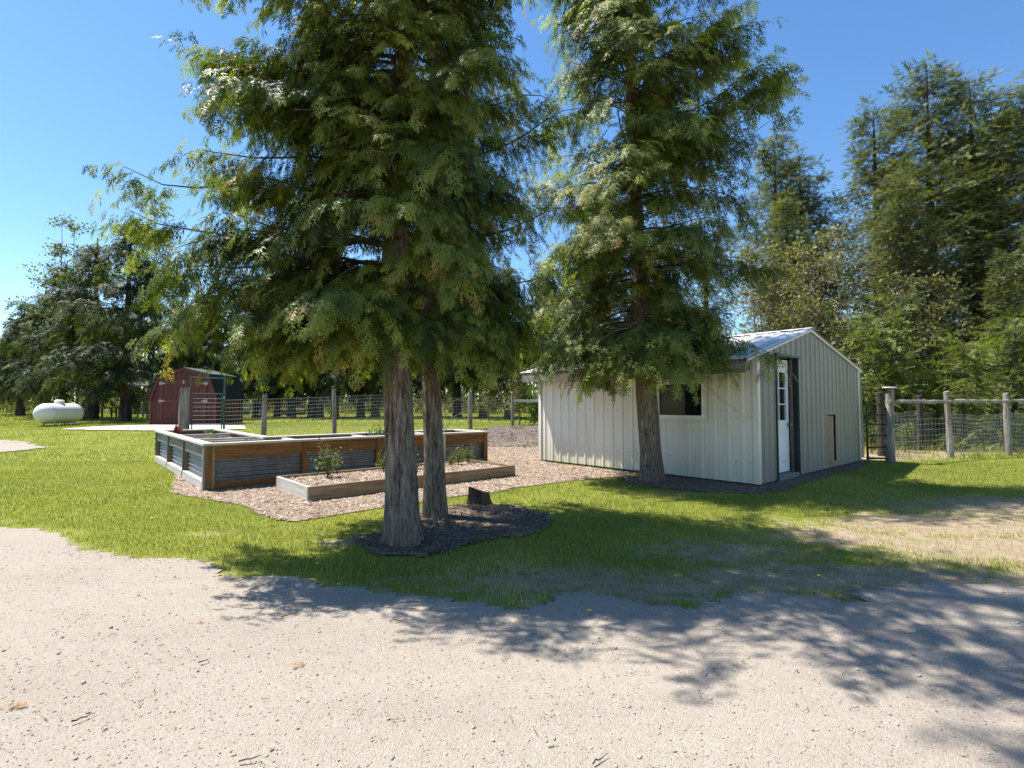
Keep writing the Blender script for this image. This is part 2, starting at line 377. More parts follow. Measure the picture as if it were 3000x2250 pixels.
MULCH = [(-8.5, 12.4), (-8.1, 11.75), (-6.47, 9.85), (-4.75, 7.25), (-3.39, 6.45), (-2.89, 5.91), (-2.32, 5.56), (-1.94, 5.85), (-1.53, 6.34), (-1.14, 6.67), (-.88, 6.93), (-.62, 7.18), (-.3, 7.37), (.01, 7.73), (.54, 8.14), (1.02, 8.48), (1.7, 8.8), (2.35, 9.3),
         (.75, 11.2), (.72, 14.35), (-.65, 14.2), (-2.2, 13.6), (-6.2, 14.2)]
SOIL = [(-.85, 19.2), (1.2, 20.2), (4.2, 15.3), (.72, 11.6), (.7, 14.1), (-.65, 14.0), (-1.6, 15.5)]
RING = [(-1.45, 4.75), (-1.45, 5.06), (-1.25, 4.5), (-.81, 4.36), (-.6, 4.5), (-.24, 4.65), (.19, 4.82), (.42, 5.25), (.34, 5.91), (-.15, 6.45), (-.83, 6.31), (-1.14, 6.17), (-1.3, 5.25)]
SKIRT = [(1.75, 8.75), (1.85, 8.1), (2.35, 7.6), (2.92, 7.3), (3.5, 7.15), (3.95, 7.5), (4.9, 8.4), (6.9, 10.2), (7.9, 11.2), (7.4, 11.4), (3.9, 8.2), (2.6, 9.4)]
PATH = [(-16.0, 18.05), (-15.6, 19.15), (-14.4, 20.5), (-12.2, 20.9), (-10.2, 19.6), (-9.4, 18.2), (-10.9, 17.6), (-12.12, 17.6)]
PATCH = [(-18.5, 16.4), (-15.2, 15.4), (-14.3, 15.1), (-12.65, 14.0), (-12.7, 13.5), (-12.9, 12.95), (-15.5, 12.6), (-18.5, 13.2)]
LITTER = [(8.2, 11.6), (10.2, 12.5), (12.4, 13.2), (16, 14.2), (30, 17), (30, 30), (5, 30), (6.5, 16), (7.0, 12.8)]
FOOT = [grid_pt(SHED, 0, 0), grid_pt(SHED, SW, 0), grid_pt(SHED, SW, SD), grid_pt(SHED, 0, SD)]
BEDF = [grid_pt(BED, *p) for p in ((0, 0), (5.27, 0), (5.27, 1.2), (1.2, 1.2), (1.2, 5.1), (0, 5.1))]
PLTF = [grid_pt(PLT, *p) for p in ((0, 0), (3.58, 0), (3.58, 1.33), (0, 1.33))]
def wob(x, y, a=.16, s=1.9, k=0):
    return x + a * (fbm(x * s, y * s, 3 + k) - .5) * 2 + .05 * (vnoise(x * 11, y * 11, 7 + k) - .5), y + a * (fbm(x * s + 9, y * s + 4, 5 + k) - .5) * 2 + .05 * (vnoise(x * 11, y * 11, 8 + k) - .5)
BARE = [(.4, 3.75, 1.5, .50, .62), (1.9, 4.45, 1.1, .55, .62), (3.3, 4.95, 1.2, .55, .75), (4.6, 5.4, 1.5, .7, .95), (6.5, 6.3, 2.2, .9, .9), (3.0, 5.5, .5, .22, .55), (2.4, 7.25, .9, .3, .5), (5.5, 9.0, 1.3, .4, .35), (9.5, 12.4, 1.8, .7, .65), (12.5, 13.6, 2.5, .7, .6),
        (-2.95, 5.05, .4, .16, .5), (-1.55, 4.72, .35, .2, .7), (-13.6, 20.7, 2.2, .5, .9), (2.6, 3.75, 2.0, .42, .85), (4.6, 4.5, 1.8, .6, .95), (7.5, 5.6, 2.5, .8, .95), (.9, 3.55, 1.2, .3, .7)]
def soft_edge(poly, x, y, amp, r=.12):
    e = 0
    for k in range(8):
        rr = r * (1.6 if k % 2 else .7); e = e + ~inside(poly, *wob(x + rr * math.cos(k * .785), y + rr * math.sin(k * .785), amp))
    return e / 8.0
def drive_edge(x, y, r=.13):     # 1 well inside the lawn, 0 well inside the drive
    e = 0
    for k in range(8):
        rr = r * (1.6 if k % 2 else .7); e = e + ~inside(DRIVE, *wob(x + rr * math.cos(k * .785), y + rr * math.sin(k * .785), .2))
    return e / 8.0
def bare_f(x, y):
    b = np.zeros(np.shape(x))
    for cx, cy_, rx, ry, st in BARE: b = np.maximum(b, st * np.exp(-((x - cx) / rx) ** 2 - ((y - cy_) / ry) ** 2))
    e = drive_edge(x, y); b = np.maximum(b, np.where(e < .98, .75 * (1 - e), 0) + np.where(e < .02, .2, 0))
    lit = inside(LITTER, *wob(x, y, .5, .6)); b = np.maximum(b, np.where(lit, .75, 0))
    return np.clip(b, 0, 1)
def axis(lo, a, b, hi, st):
    mid = np.arange(a, b + 1e-6, st); out = [b]; d = st
    while out[-1] < hi: d *= 1.35; out.append(out[-1] + d)
    low = [a]; d = st
    while low[-1] > lo: d *= 1.35; low.append(low[-1] - d)
    return np.concatenate([np.array(low[1:])[::-1], mid, np.array(out[1:])])
xs = axis(-900, -22, 18, 900, .2); ys = axis(-60, 1.0, 30, 1100, .2)
XX, YY = np.meshgrid(xs, ys); V = np.stack([XX, YY, gz(XX, YY) - .012 * (XX * 0 + 1)], -1).reshape(-1, 3)
nx, ny = len(xs), len(ys); I = np.arange(nx * ny).reshape(ny, nx)
Fc = np.stack([I[:-1, :-1], I[:-1, 1:], I[1:, 1:], I[1:, :-1]], -1).reshape(-1, 4)
link('ground', raw_mesh('ground', V, Fc, bare_f(V[:, 0], V[:, 1]), True, 'bare'), 'lawn_ground', kind='structure')
def overlay(name, poly, cell, zo, mat, amp=.14, relief=0., clip=(-14, 14, .6, 40)):
    P = np.array(poly); x0, x1 = max(P[:, 0].min() - .3, clip[0]), min(P[:, 0].max() + .3, clip[1]); y0, y1 = max(P[:, 1].min() - .3, clip[2]), min(P[:, 1].max() + .3, clip[3])
    xs = np.arange(x0, x1, cell); ys = np.arange(y0, y1, cell); X, Y = np.meshgrid(xs, ys)
    X = X + cell * .35 * (vnoise(X * 31, Y * 31, 1) - .5); Y = Y + cell * .35 * (vnoise(X * 31, Y * 31, 2) - .5)
    m = inside(poly, *wob(X, Y, amp)); I = np.arange(X.size).reshape(X.shape)
    keep = (m[:-1, :-1].astype(int) + m[:-1, 1:] + m[1:, 1:] + m[1:, :-1]) >= 3
    F4 = np.stack([I[:-1, :-1], I[:-1, 1:], I[1:, 1:], I[1:, :-1]], -1)[keep]
    Z = gz(X, Y) + zo + relief * (fbm(X * 3, Y * 3, 21) - .5)
    V = np.stack([X, Y, Z], -1).reshape(-1, 3); used = np.unique(F4); mp = np.zeros(len(V), int); mp[used] = np.arange(len(used))
    return link(name, raw_mesh(name, V[used], mp[F4], None, True), mat, kind='structure')
overlay('gravel_driveway', DRIVE, .055, 0., 'gravel', .2, 0.012, (-11, 10, -1, 8.5))
overlay('mulch_path', MULCH, .07, .0, 'mulch', .07)
overlay('garden_plot', SOIL, .09, .012, 'garden_soil', .08, .03)
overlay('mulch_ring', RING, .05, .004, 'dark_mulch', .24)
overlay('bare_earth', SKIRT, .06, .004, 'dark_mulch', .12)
overlay('concrete_path', PATH, .1, .02, 'concrete', .0, 0, (-30, 14, .6, 40))
overlay('gravel_patch', PATCH, .1, .008, 'gravel', .12, 0, (-30, 14, .6, 40))

# ---------------------------------------------------------------- the ribbed metal shed
def roofline(x):
    return 2.03 + .59 * x / 2.25 if x < 2.25 else 2.62 - .59 * (x - 2.25) / 2.87
RIB = [(-.034, 0), (-.018, .019), (.018, .019), (.034, 0), (.066, 0), (.072, .005), (.084, .005), (.09, 0), (.140, 0), (.146, .005), (.158, .005), (.164, 0)]
def rib_profile(l0, l1, cuts=()):
    pts = []; k = math.floor((l0 - .1) / .23)
    while k * .23 < l1 + .1:
        for (dx, o) in RIB: pts.append((k * .23 + dx, o))
        k += 1
    ls = np.array([p[0] for p in pts]); os_ = np.array([p[1] for p in pts])
    X = sorted(set([round(l, 4) for l in ls if l0 < l < l1] + [l0, l1] + [c for c in cuts if l0 < c < l1]))
    return [(x, float(np.interp(x, ls, os_))) for x in X]
def ribbed(l0, l1, zb, zt, holes, place):
    cuts = [c for h in holes for c in (h[0], h[1])]
    pr = rib_profile(l0, l1, cuts); mb = MB(); 
    for (xa, oa), (xb, ob) in zip(pr[:-1], pr[1:]):
        mid = (xa + xb) / 2; iv = [(0., 1.)]; spans = [(zb, None)]
        hs = sorted((h[2], h[3]) for h in holes if h[0] - 1e-6 < mid < h[1] + 1e-6)
        segs = []; cur = ('v', zb)
        lo = zb
        for (h0, h1) in hs:
            if h0 > lo: segs.append((lo, h0))
            lo = max(lo, h1)
        segs.append((lo, None))
        for (s0, s1) in segs:
            za, zc = (zt(xa), zt(xb)) if s1 is None else (s1, s1)
            mb.add([place(xa, oa, s0), place(xb, ob, s0), place(xb, ob, zc), place(xa, oa, za)], [(0, 1, 2, 3)])
    return mb
shed = empty('metal_shed', (*SHED, 0), GA, 'cream ribbed metal shed with low gabled roof and recessed white door', 'shed')
DOOR = (.68, 1.60, -.2, 2.05); HATCH = (3.02, 3.58, -.2, 1.05)
pg = lambda l, o, z: (l, -o, z)
pl = lambda l, o, z: (-o, l, z)
pr_ = lambda l, o, z: (SW + o, l, z)
pb = lambda l, o, z: (l, SD + o, z)
edges = [0, .68, 1.60, 2.52, 3.44, 4.36, SW]
for k, (a, b) in enumerate(zip(edges[:-1], edges[1:])):
    top = lambda x: roofline(x) - .02
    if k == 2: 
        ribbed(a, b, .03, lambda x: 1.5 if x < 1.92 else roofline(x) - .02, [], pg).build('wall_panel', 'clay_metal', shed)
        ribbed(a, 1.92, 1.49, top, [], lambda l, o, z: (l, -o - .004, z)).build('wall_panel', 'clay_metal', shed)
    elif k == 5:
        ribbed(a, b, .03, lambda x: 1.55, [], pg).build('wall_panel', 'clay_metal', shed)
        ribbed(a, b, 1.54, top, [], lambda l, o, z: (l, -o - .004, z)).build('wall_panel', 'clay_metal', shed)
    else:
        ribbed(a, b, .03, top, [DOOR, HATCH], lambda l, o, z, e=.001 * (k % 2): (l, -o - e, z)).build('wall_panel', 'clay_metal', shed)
WIN = (.835, 1.755, 1.01, 1.655)
e2 = [0, .92, 1.84, 2.76, 3.68, SD]
for k, (a, b) in enumerate(zip(e2[:-1], e2[1:])):
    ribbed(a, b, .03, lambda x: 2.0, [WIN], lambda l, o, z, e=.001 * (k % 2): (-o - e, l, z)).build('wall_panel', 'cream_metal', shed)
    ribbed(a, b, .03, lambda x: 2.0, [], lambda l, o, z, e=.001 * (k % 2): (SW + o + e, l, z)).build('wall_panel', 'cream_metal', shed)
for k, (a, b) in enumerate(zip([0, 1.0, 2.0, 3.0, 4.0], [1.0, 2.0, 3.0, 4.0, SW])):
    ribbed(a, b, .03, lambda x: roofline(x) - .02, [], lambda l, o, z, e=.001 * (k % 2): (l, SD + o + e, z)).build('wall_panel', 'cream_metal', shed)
# sill beam under the walls, corner trim, roof
for a, b in (((.02, .03, 0), (SW - .02, .03, 0)), ((.02, SD - .03, 0), (SW - .02, SD - .03, 0)), ((.03, .05, 0), (.03, SD - .05, 0)), ((SW - .03, .05, 0), (SW - .03, SD - .05, 0))):
    board('sill_beam', (a[0], a[1], .0), (b[0], b[1], .0), .16, .05, 'dark_wood', shed)
for (cx, cy_, sx, sy) in ((0, 0, -1, -1), (SW, 0, 1, -1), (0, SD, -1, 1), (SW, SD, 1, 1)):
    m = MB(); o = .023
    m.box((min(cx + sx * o, cx - sx * .06), min(cy_ + sy * o, cy_ + sy * (o + .002)), .03), (max(cx + sx * o, cx - sx * .06), max(cy_ + sy * o, cy_ + sy * (o + .002)), 1.99))
    m.box((min(cx + sx * o, cx + sx * (o + .002)), min(cy_ + sy * (o + .002), cy_ - sy * .06), .03), (max(cx + sx * o, cx + sx * (o + .002)), max(cy_ + sy * (o + .002), cy_ - sy * .06), 1.99))
    m.build('corner_trim', 'cream_metal', shed)
def roof_panel(xa, za, xb, zb, y0, y1, e):
    d = Vector((xb - xa, 0, zb - za)); nn = Vector((-d.z, 0, d.x)).normalized()
    if nn.z < 0: nn = -nn
    pr = rib_profile(y0, y1); m = MB()
    for (ya, oa), (yb, ob) in zip(pr[:-1], pr[1:]):
        q = [(xa + nn.x * (oa + e), ya, za + nn.z * (oa + e)), (xa + nn.x * (ob + e), yb, za + nn.z * (ob + e)), (xb + nn.x * (ob + e), yb, zb + nn.z * (ob + e)), (xb + nn.x * (oa + e), ya, zb + nn.z * (oa + e))]
        m.add(q, [(0, 1, 2, 3)])
        m.add([(p[0] - nn.x * .012, p[1], p[2] - nn.z * .012) for p in q], [(3, 2, 1, 0)])
        m.add([q[0], q[1], (q[1][0] - nn.x * .012, q[1][1], q[1][2] - nn.z * .012), (q[0][0] - nn.x * .012, q[0][1], q[0][2] - nn.z * .012)], [(0, 3, 2, 1)])
    return m
ye = [-.05, .85, 1.75, 2.65, 3.55, 4.3, 5.0]
for k, (a, b) in enumerate(zip(ye[:-1], ye[1:])):
    roof_panel(-.40, 2.03 - .40 * .2622, 2.25, 2.62, a, b, .02 + .002 * (k % 2)).build('roof_panel', 'roof_metal', shed)
    roof_panel(5.35, 2.03 - .23 * .2056, 2.25, 2.62, a, b, .02 + .002 * (k % 2)).build('roof_panel', 'roof_metal', shed)
m = MB(); r0 = 2.665
m.add([(2.10, -.07, r0 - .04), (2.25, -.07, r0), (2.40, -.07, r0 - .032), (2.10, 5.02, r0 - .04), (2.25, 5.02, r0), (2.40, 5.02, r0 - .032)], [(0, 1, 4, 3), (1, 2, 5, 4)])
m.build('ridge_cap', 'roof_metal', shed)
for (a, b, mt) in ((.0, 1.55, 'grey_board'), (1.552, 3.9, 'fascia_wood'), (3.902, 4.93, 'grey_board')):
    board('fascia_board', (-.37, a, 1.815), (-.37, b, 1.815), .17, .04, mt, shed)
for k in range(6):
    y = .1 + k * .92; board('rafter_tail', (-.345, y, 1.915), (.05, y, 2.005), .09, .04, 'fascia_wood', shed)
m = MB()                                    # rake trim along the gable roof edge
for xa, xb in ((-.38, 2.25), (2.25, 5.33)):
    za = 2.03 + .2622 * xa if xa < 0 else roofline(xa); zb = roofline(xb) if xb < 5.12 else 2.03 - .2056 * (xb - 5.12)
    m.add([(xa, -.035, za - .035), (xb, -.035, zb - .035), (xb, -.035, zb + .012), (xa, -.035, za + .012), (xa, -.026, za - .035), (xb, -.026, zb - .035), (xb, -.026, zb + .012), (xa, -.026, za + .012)],
          [(0, 1, 2, 3), (4, 7, 6, 5), (0, 4, 5, 1), (3, 2, 6, 7), (0, 3, 7, 4), (1, 5, 6, 2)])
m.build('rake_trim', 'roof_metal', shed)
# slider window
win = MB()
y0, y1, z0, z1 = WIN
for a, b in (((-.045, y0, z0), (.03, y0 + .055, z1)), ((-.045, y1 - .055, z0), (.03, y1, z1)), ((-.045, y0 + .055, z0), (.03, y1 - .055, z0 + .055)), ((-.045, y0 + .055, z1 - .055), (.03, y1 - .055, z1))): win.box(a, b)
win = win.build('window', 'white_paint', shed)
m = MB()
for a, b in (((-.052, y0 - .03, z0 - .03), (-.022, y0 - .001, z1 + .03)), ((-.052, y1 + .001, z0 - .03), (-.022, y1 + .03, z1 + .03)), ((-.052, y0 - .001, z0 - .03), (-.022, y1 + .001, z0 - .001)), ((-.052, y0 - .001, z1 + .001), (-.022, y1 + .001, z1 + .03))): m.box(a, b)
m.build('frame', 'cream_metal', win)
ym = y0 + .40
MB().box((.006, y0 + .05, z0 + .05), (.010, ym, z1 - .05)).build('pane', 'pane_glass', win)
MB().box((-.012, ym - .02, z0 + .05), (-.008, y1 - .05, z1 - .05)).build('pane', 'pane_glass', win)
MB().box((-.016, ym - .022, z0 + .055), (-.004, ym - .008, z1 - .055)).build('mullion', 'interior_grey', win)
# recessed door
dx0, dx1, _, dz1 = DOOR
mb_ = lambda a, b, n, mt, p: MB().box(a, b).build(n, mt, p)
mb_((dx1, .0, .02), (dx1 + .03, .30, dz1), 'door_jamb', 'black_trim', shed)
mb_((dx0 - .03, .0, .02), (dx0, .30, dz1), 'door_jamb', 'black_trim', shed)
mb_((dx0 - .03, .0, dz1 + .001), (dx1 + .03, .30, dz1 + .03), 'door_jamb', 'black_trim', shed)
mb_((dx0 - .015, -.038, .02), (dx0 + .004, -.001, dz1), 'door_trim', 'dark_green_trim', shed)
mb_((dx1 - .004, -.038, .02), (dx1 + .015, -.001, dz1), 'door_trim', 'dark_green_trim', shed)
mb_((dx0 - .02, -.055, dz1), (dx1 + .05, -.001, dz1 + .035), 'drip_cap', 'dark_green_trim', shed)
board('threshold', (dx0, .10, .045), (dx1, .10, .045), .08, .24, 'grey_board', shed)
board('door_stop', (dx1 - .022, .085, .09), (dx1 - .022, .085, dz1 - .01), .05, .04, 'fascia_wood', shed, up=(0, 1, 0))
mb_((dx0 - .05, .36, .0), (dx1 + .05, .37, dz1 + .05), 'door_backing', 'interior_dark', shed)
door = empty('door', (0, 0, 0)); door.parent = shed
D0, D1, DZ0, DZ1, DY = dx0 + .005, dx1 - .075, .10, dz1 - .03, .115
m = MB(); gx0, gx1, gz0, gz1 = D0 + .15, D1 - .14, .98, 1.80
m.box((D0, DY, DZ0), (gx0, DY + .04, DZ1)).box((gx1, DY, DZ0), (D1, DY + .04, DZ1)).box((gx0, DY, DZ0), (gx1, DY + .04, gz0)).box((gx0, DY, gz1), (gx1, DY + .04, DZ1))
m.build('door_leaf', 'white_paint', door)
m = MB()
for a, b in (((gx0 - .03, gz0 - .03), (gx0, gz1 + .03)), ((gx1, gz0 - .03), (gx1 + .03, gz1 + .03)), ((gx0, gz0 - .03), (gx1, gz0)), ((gx0, gz1), (gx1, gz1 + .03))): m.box((a[0], DY - .014, a[1]), (b[0], DY - .001, b[1]))
m.build('glazing_frame', 'white_paint', door)
cw = (gx1 - gx0) / 2; ch = (gz1 - gz0) / 3
for i in range(2):
    for j in range(3):
        mb_((gx0 + i * cw + .004, DY + .012, gz0 + j * ch + .004), (gx0 + (i + 1) * cw - .004, DY + .018, gz0 + (j + 1) * ch - .004), 'pane', 'pane_glass', door)
mb_((gx0 + cw - .010, DY - .006, gz0), (gx0 + cw + .010, DY + .011, gz1), 'muntin', 'white_paint', door)
for j in (1, 2): mb_((gx0, DY - .008, gz0 + j * ch - .009), (gx1, DY + .010, gz0 + j * ch + .009), 'muntin', 'white_paint', door)
for (a, b) in ((D0 + .13, (D0 + D1) / 2 - .04), ((D0 + D1) / 2 + .04, D1 - .13)):
    m = MB()
    m.add([(a, DY - .001, .27), (b, DY - .001, .27), (b, DY - .001, .80), (a, DY - .001, .80), (a + .03, DY - .012, .30), (b - .03, DY - .012, .30), (b - .03, DY - .012, .77), (a + .03, DY - .012, .77)], [(0, 1, 5, 4), (1, 2, 6, 5), (2, 3, 7, 6), (3, 0, 4, 7), (4, 5, 6, 7)])
    m.build('raised_panel', 'white_paint', door)
k = MB().lathe([(.0, .075), (.02, .074), (.03, .06), (.028, .045), (.012, .035), (.012, .01), (.03, .008), (.03, 0)], 14).build('knob', 'brass', door, True)
k.rotation_euler = (PI / 2, 0, 0); k.location = (D1 - .05, DY - .001, .90)
# chicken hatch with sliding board
hx0, hx1 = HATCH[0], HATCH[1]
mb_((hx0 - .002, .06, .03), (hx1 + .002, .07, 1.06), 'hatch_backing', 'interior_dark', shed)
board('hatch_board', (hx0 + .245, .014, .14), (hx0 + .245, .014, 1.03), .43, .02, 'raw_wood', shed, up=(1, 0, 0))
board('hatch_frame', (hx0 + .012, .012, .14), (hx0 + .012, .012, 1.04), .02, .06, 'cedar_board', shed, up=(1, 0, 0))
board('hatch_sill', (hx0 + .006, .0, .085), (hx1 - .006, .0, .085), .11, .03, 'planter_board', shed)
bo = MB().lathe([(.0, .006), (.007, .004), (.009, 0)], 8).mesh('screw')
bo.materials.append(MAT['bolt'])
for kx in range(18):
    for zz in (.35, 1.15):
        l = .115 + .23 * kx
        if l < 4.7 and not (WIN[0] - .05 < l < WIN[1] + .05 and zz > .95):
            o = link('screw', bo, None, shed); o.location = (-.003, l, zz); o.rotation_euler = (0, -PI / 2, 0)
        if l < 5.0 and not (DOOR[0] - .05 < l < DOOR[1] + .05) and not (HATCH[0] - .05 < l < HATCH[1] + .05):
            o = link('screw', bo, None, shed); o.location = (l, -.006, zz); o.rotation_euler = (PI / 2, 0, 0)

# ---------------------------------------------------------------- the tall raised bed of boards and corrugated sheets
bed = empty('raised_bed', (*BED, 0), GA, 'tall L-shaped raised bed of timber and corrugated metal sheets', 'garden bed')
def corrug(p0, p1, z0, z1, nrm_, parent):
    """horizontal corrugations; p0, p1 in plan; nrm_ outward"""
    n = int((z1 - z0) / .0085); m = MB(); V = []
    for i in range(n + 1):
        z = z0 + (z1 - z0) * i / n; o = .010 * math.sin(2 * PI * (z - z0) / .068)
        for p in (p0, p1): V.append((p[0] + nrm_[0] * o, p[1] + nrm_[1] * o, z))
    return m.add(V, [(2 * i, 2 * i + 1, 2 * i + 3, 2 * i + 2) for i in range(n)]).build('corrugated_sheet', 'galvanised', parent, True)
fx = [0.0, 1.44, 2.75, 4.15, 5.27]
H0 = .645
for i in range(4):
    a, b = fx[i] + .045 + (.05 if i == 0 else 0), fx[i + 1] - .045
    board('top_rail', (a, .02, .545), (b, .02, .545), .195, .035, 'cedar_board', bed)
    corrug((a, .05), (b, .05), .09, .46, (0, -1), bed)
    board('bottom_rail', (a, .025, .055), (b, .025, .055), .11, .035, 'cedar_board' if i != 3 else 'grey_board', bed)
for i, x in enumerate(fx):
    xx = min(max(x, .05), 5.22); board('post', (xx, .012, .0), (xx, .012, H0), .09, .05, 'cedar_board' if i != 3 else 'cap_board', bed, up=(1, 0, 0))
board('post', (.115, .014, .0), (.115, .014, H0), .035, .045, 'planter_board', bed, up=(1, 0, 0))
wy = [0.0, 1.7, 3.4, 5.1]
for i in range(3):
    a, b = wy[i] + .05, wy[i + 1] - .045
    board('top_rail', (.03, a, .55), (.03, b, .55), .185, .035, 'grey_board', bed)
    corrug((.06, a), (.06, b), .10, .47, (-1, 0), bed)
    board('bottom_rail', (.015, a, .065), (.015, b, .065), .13, .07, 'cap_board', bed)
for y in wy:
    yy = min(max(y, .02), 5.06); board('post', (.012 if y else -.004, yy, .0), (.012 if y else -.004, yy, H0), .045 if y else .09, .06 if y else .03, 'grey_board', bed, up=(0, 1, 0))
    if y: board('post_liner', (.045, yy - .055, .1), (.045, yy - .055, H0), .05, .03, 'cedar_board', bed, up=(0, 1, 0))
for (p0, p1, nn, n) in (((1.2, 1.25), (1.2, 5.05), (1, 0), 3), ((1.25, 1.2), (5.22, 1.2), (0, 1), 3), ((5.27, .05), (5.27, 1.15), (1, 0), 1), ((.05, 5.1), (1.15, 5.1), (0, 1), 1)):
    p0 = Vector(p0); p1 = Vector(p1); nv = Vector(nn)
    for i in range(n):
        q0 = p0.lerp(p1, i / n); q1 = p0.lerp(p1, (i + 1) / n); d = (q1 - q0).normalized(); a = q0 + d * .045 - nv * .02; b = q1 - d * .045 - nv * .02
        board('top_rail', (*a, .55), (*b, .55), .185, .035, 'grey_board', bed)
        corrug(a - nv * .03, b - nv * .03, .08, .47, nn, bed)
        board('bottom_rail', (*a, .06), (*b, .06), .12, .035, 'grey_board', bed)
        q = q0 - nv * .012; board('post', (*q, 0), (*q, H0), .085, .05, 'grey_board', bed, up=(d.x, d.y, 0))
    q = p1 - nv * .012; board('post', (*q, 0), (*q, H0), .085, .05, 'grey_board', bed, up=((p1 - p0).x, (p1 - p0).y, 0))
zc = H0 + .018
def cap(a, b, up): return board('cap_board', (*a, zc), (*b, zc), .14, .036, 'cap_board', bed, up=up)
cap((-.03, .045), (2.70, .045), (0, 1, 0)); cap((2.703, .045), (5.30, .045), (0, 1, 0))
cap((.045, .118), (.045, 2.6), (1, 0, 0)); cap((.045, 2.603), (.045, 5.13), (1, 0, 0))
cap((.118, 5.06), (1.23, 5.06), (0, 1, 0)); cap((1.16, 4.988), (1.16, 1.232), (1, 0, 0)); cap((1.09, 1.16), (5.30, 1.16), (0, 1, 0)); cap((5.23, .118), (5.23, 1.088), (1, 0, 0))
for y in (1.72, 3.40): board('divider', (.118, y, .60), (1.088, y, .60), .10, .04, 'cap_board', bed)
for x in (1.44, 2.75, 4.15): board('divider', (x, .118, .60), (x, 1.088, .60), .10, .09, 'cap_board', bed)
board('divider', (.118, 1.05, .60), (1.088, 1.05, .60), .10, .04, 'cap_board', bed)
def soil_sheet(x0, x1, y0, y1, z, amp, mat, parent, name='soil', cell=.06, seed=0):
    xs = np.linspace(x0, x1, max(3, int((x1 - x0) / cell))); ys = np.linspace(y0, y1, max(3, int((y1 - y0) / cell))); X, Y = np.meshgrid(xs, ys)
    Z = z + amp * (fbm(X * 2.5 + seed, Y * 2.5, 31 + seed) - .5) * 2 + amp * .4 * (vnoise(X * 14, Y * 14, 33) - .5)
    I = np.arange(X.size).reshape(X.shape); F4 = np.stack([I[:-1, :-1], I[:-1, 1:], I[1:, 1:], I[1:, :-1]], -1).reshape(-1, 4)
    return link(name, raw_mesh(name, np.stack([X, Y, Z], -1).reshape(-1, 3), F4, None, True), mat, parent)
soil_sheet(.07, 1.14, 1.07, 5.05, .545, .03, 'mulch', bed, seed=1)
soil_sheet(.07, 5.22, .07, 1.03, .53, .03, 'bed_soil', bed, seed=2)

# ---------------------------------------------------------------- the low timber planter
plt_ = empty('planter', (*PLT, 0), GA, 'low timber planter filled with bark mulch and young bushes', 'planter')
board('front_board', (.0, .02, .09), (3.58, .02, .09), .19, .04, 'planter_board', plt_); board('rear_board', (.0, 1.31, .09), (3.58, 1.31, .09), .19, .04, 'planter_board', plt_)
board('end_board', (.02, .041, .09), (.02, 1.289, .09), .19, .04, 'cap_board', plt_); board('end_board', (3.56, .041, .09), (3.56, 1.289, .09), .19, .04, 'planter_board', plt_)
soil_sheet(.035, 3.545, .035, 1.295, .135, .02, 'mulch', plt_, 'mulch_fill', seed=5)
# ---------------------------------------------------------------- fences and gates
def wire_panel(parent, A, B, zlo, zhi, sx, sz, r=.0016, sag=0., n3=3, name='wire_mesh'):
    """welded wire between two posts; A, B plan points, heights above the ground"""
    A = np.array(A, float); B = np.array(B, float); L = np.linalg.norm(B - A); mb = MB(); nz = int(round((zhi - zlo) / sz)); nv = int(L / sx)
    def pt(t, h): p = A + (B - A) * t; return (p[0], p[1], gzf(*p) + h - sag * 4 * t * (1 - t) * (h / max(zhi, .1)) + sag * .3 * math.sin(t * 23 + h * 5))
    for j in range(nz + 1):
        h = zlo + (zhi - zlo) * j / nz; mb.tube([pt(t, h) for t in np.linspace(0, 1, 7)], r, n3, False)
    for i in range(1, nv):
        t = i / nv; mb.tube([pt(t, zlo), pt(t, (zlo + zhi) / 2), pt(t, zhi)], r * .85, n3, False)
    return mb.build(name, 'wire_metal', parent, kind='stuff')
GP = (-8.02, 12.55); GP2 = (-7.37, 13.12); FP = [(-6.65, 13.75), (-5.2, 15.05), (-3.35, 16.7), (-1.5, 18.45), (.02, 20.0)]
fence = empty('wire_fence', (0, 0, 0), 0, 'welded wire fence on weathered grey posts behind the tall garden bed', 'fence')
log_post('post', (*FP[0], gzf(*FP[0])), 1.46, .062, fence, 'log_wood', (.02, 0), 1)
log_post('post', (*FP[1], gzf(*FP[1])), 1.55, .060, fence, 'log_wood', (-.03, 0), 2)
log_post('post', (*FP[2], gzf(*FP[2])), 1.45, .065, fence, 'log_wood', (0, 0), 3)
log_post('post', (*FP[3], gzf(*FP[3])), 1.32, .068, fence, 'log_wood', (-.01, 0), 4)
log_post('post', (*FP[4], gzf(*FP[4])), 1.30, .062, fence, 'log_wood', (.01, 0), 5)
chain = [GP2] + FP
for i in range(5): wire_panel(fence, chain[i], chain[i + 1], .03, 1.32 if i < 3 else 1.15, .06 if i < 3 else .10, .1, .0022, .0 if i < 3 else .05)
board('rail', (FP[4][0], FP[4][1], gzf(*FP[4]) + .98), (3.0, 19.4, .36 + .98), .09, .08, 'cap_board', fence)
log_post('post', (3.05, 19.4, gzf(3.05, 19.4)), 1.3, .06, fence, 'log_wood', (0, 0), 6)
gatepost = log_post('gate_post', (*GP, gzf(*GP)), 1.64, .115, None, 'log_wood', (0, 0), 9, 12)
tag(gatepost, 'thick weathered log post at the left of the green garden gate', 'post')
gd = (np.array(GP2) - np.array(GP)); gd = gd / np.linalg.norm(gd); ga = math.atan2(gd[1], gd[0])
gt = empty('garden_gate', (GP[0] + gd[0] * .13, GP[1] + gd[1] * .13, gzf(*GP)), ga, 'green tube garden gate with wire infill under a tall frame', 'gate')
W = .74
m = MB(); m.tube([(.0, 0, 1.62), (.0, 0, 1.90)], .018, 8).tube([(-.017, 0, 1.90), (W + .017, 0, 1.90)], .018, 8); m.build('arch_frame', 'gate_green', gt)
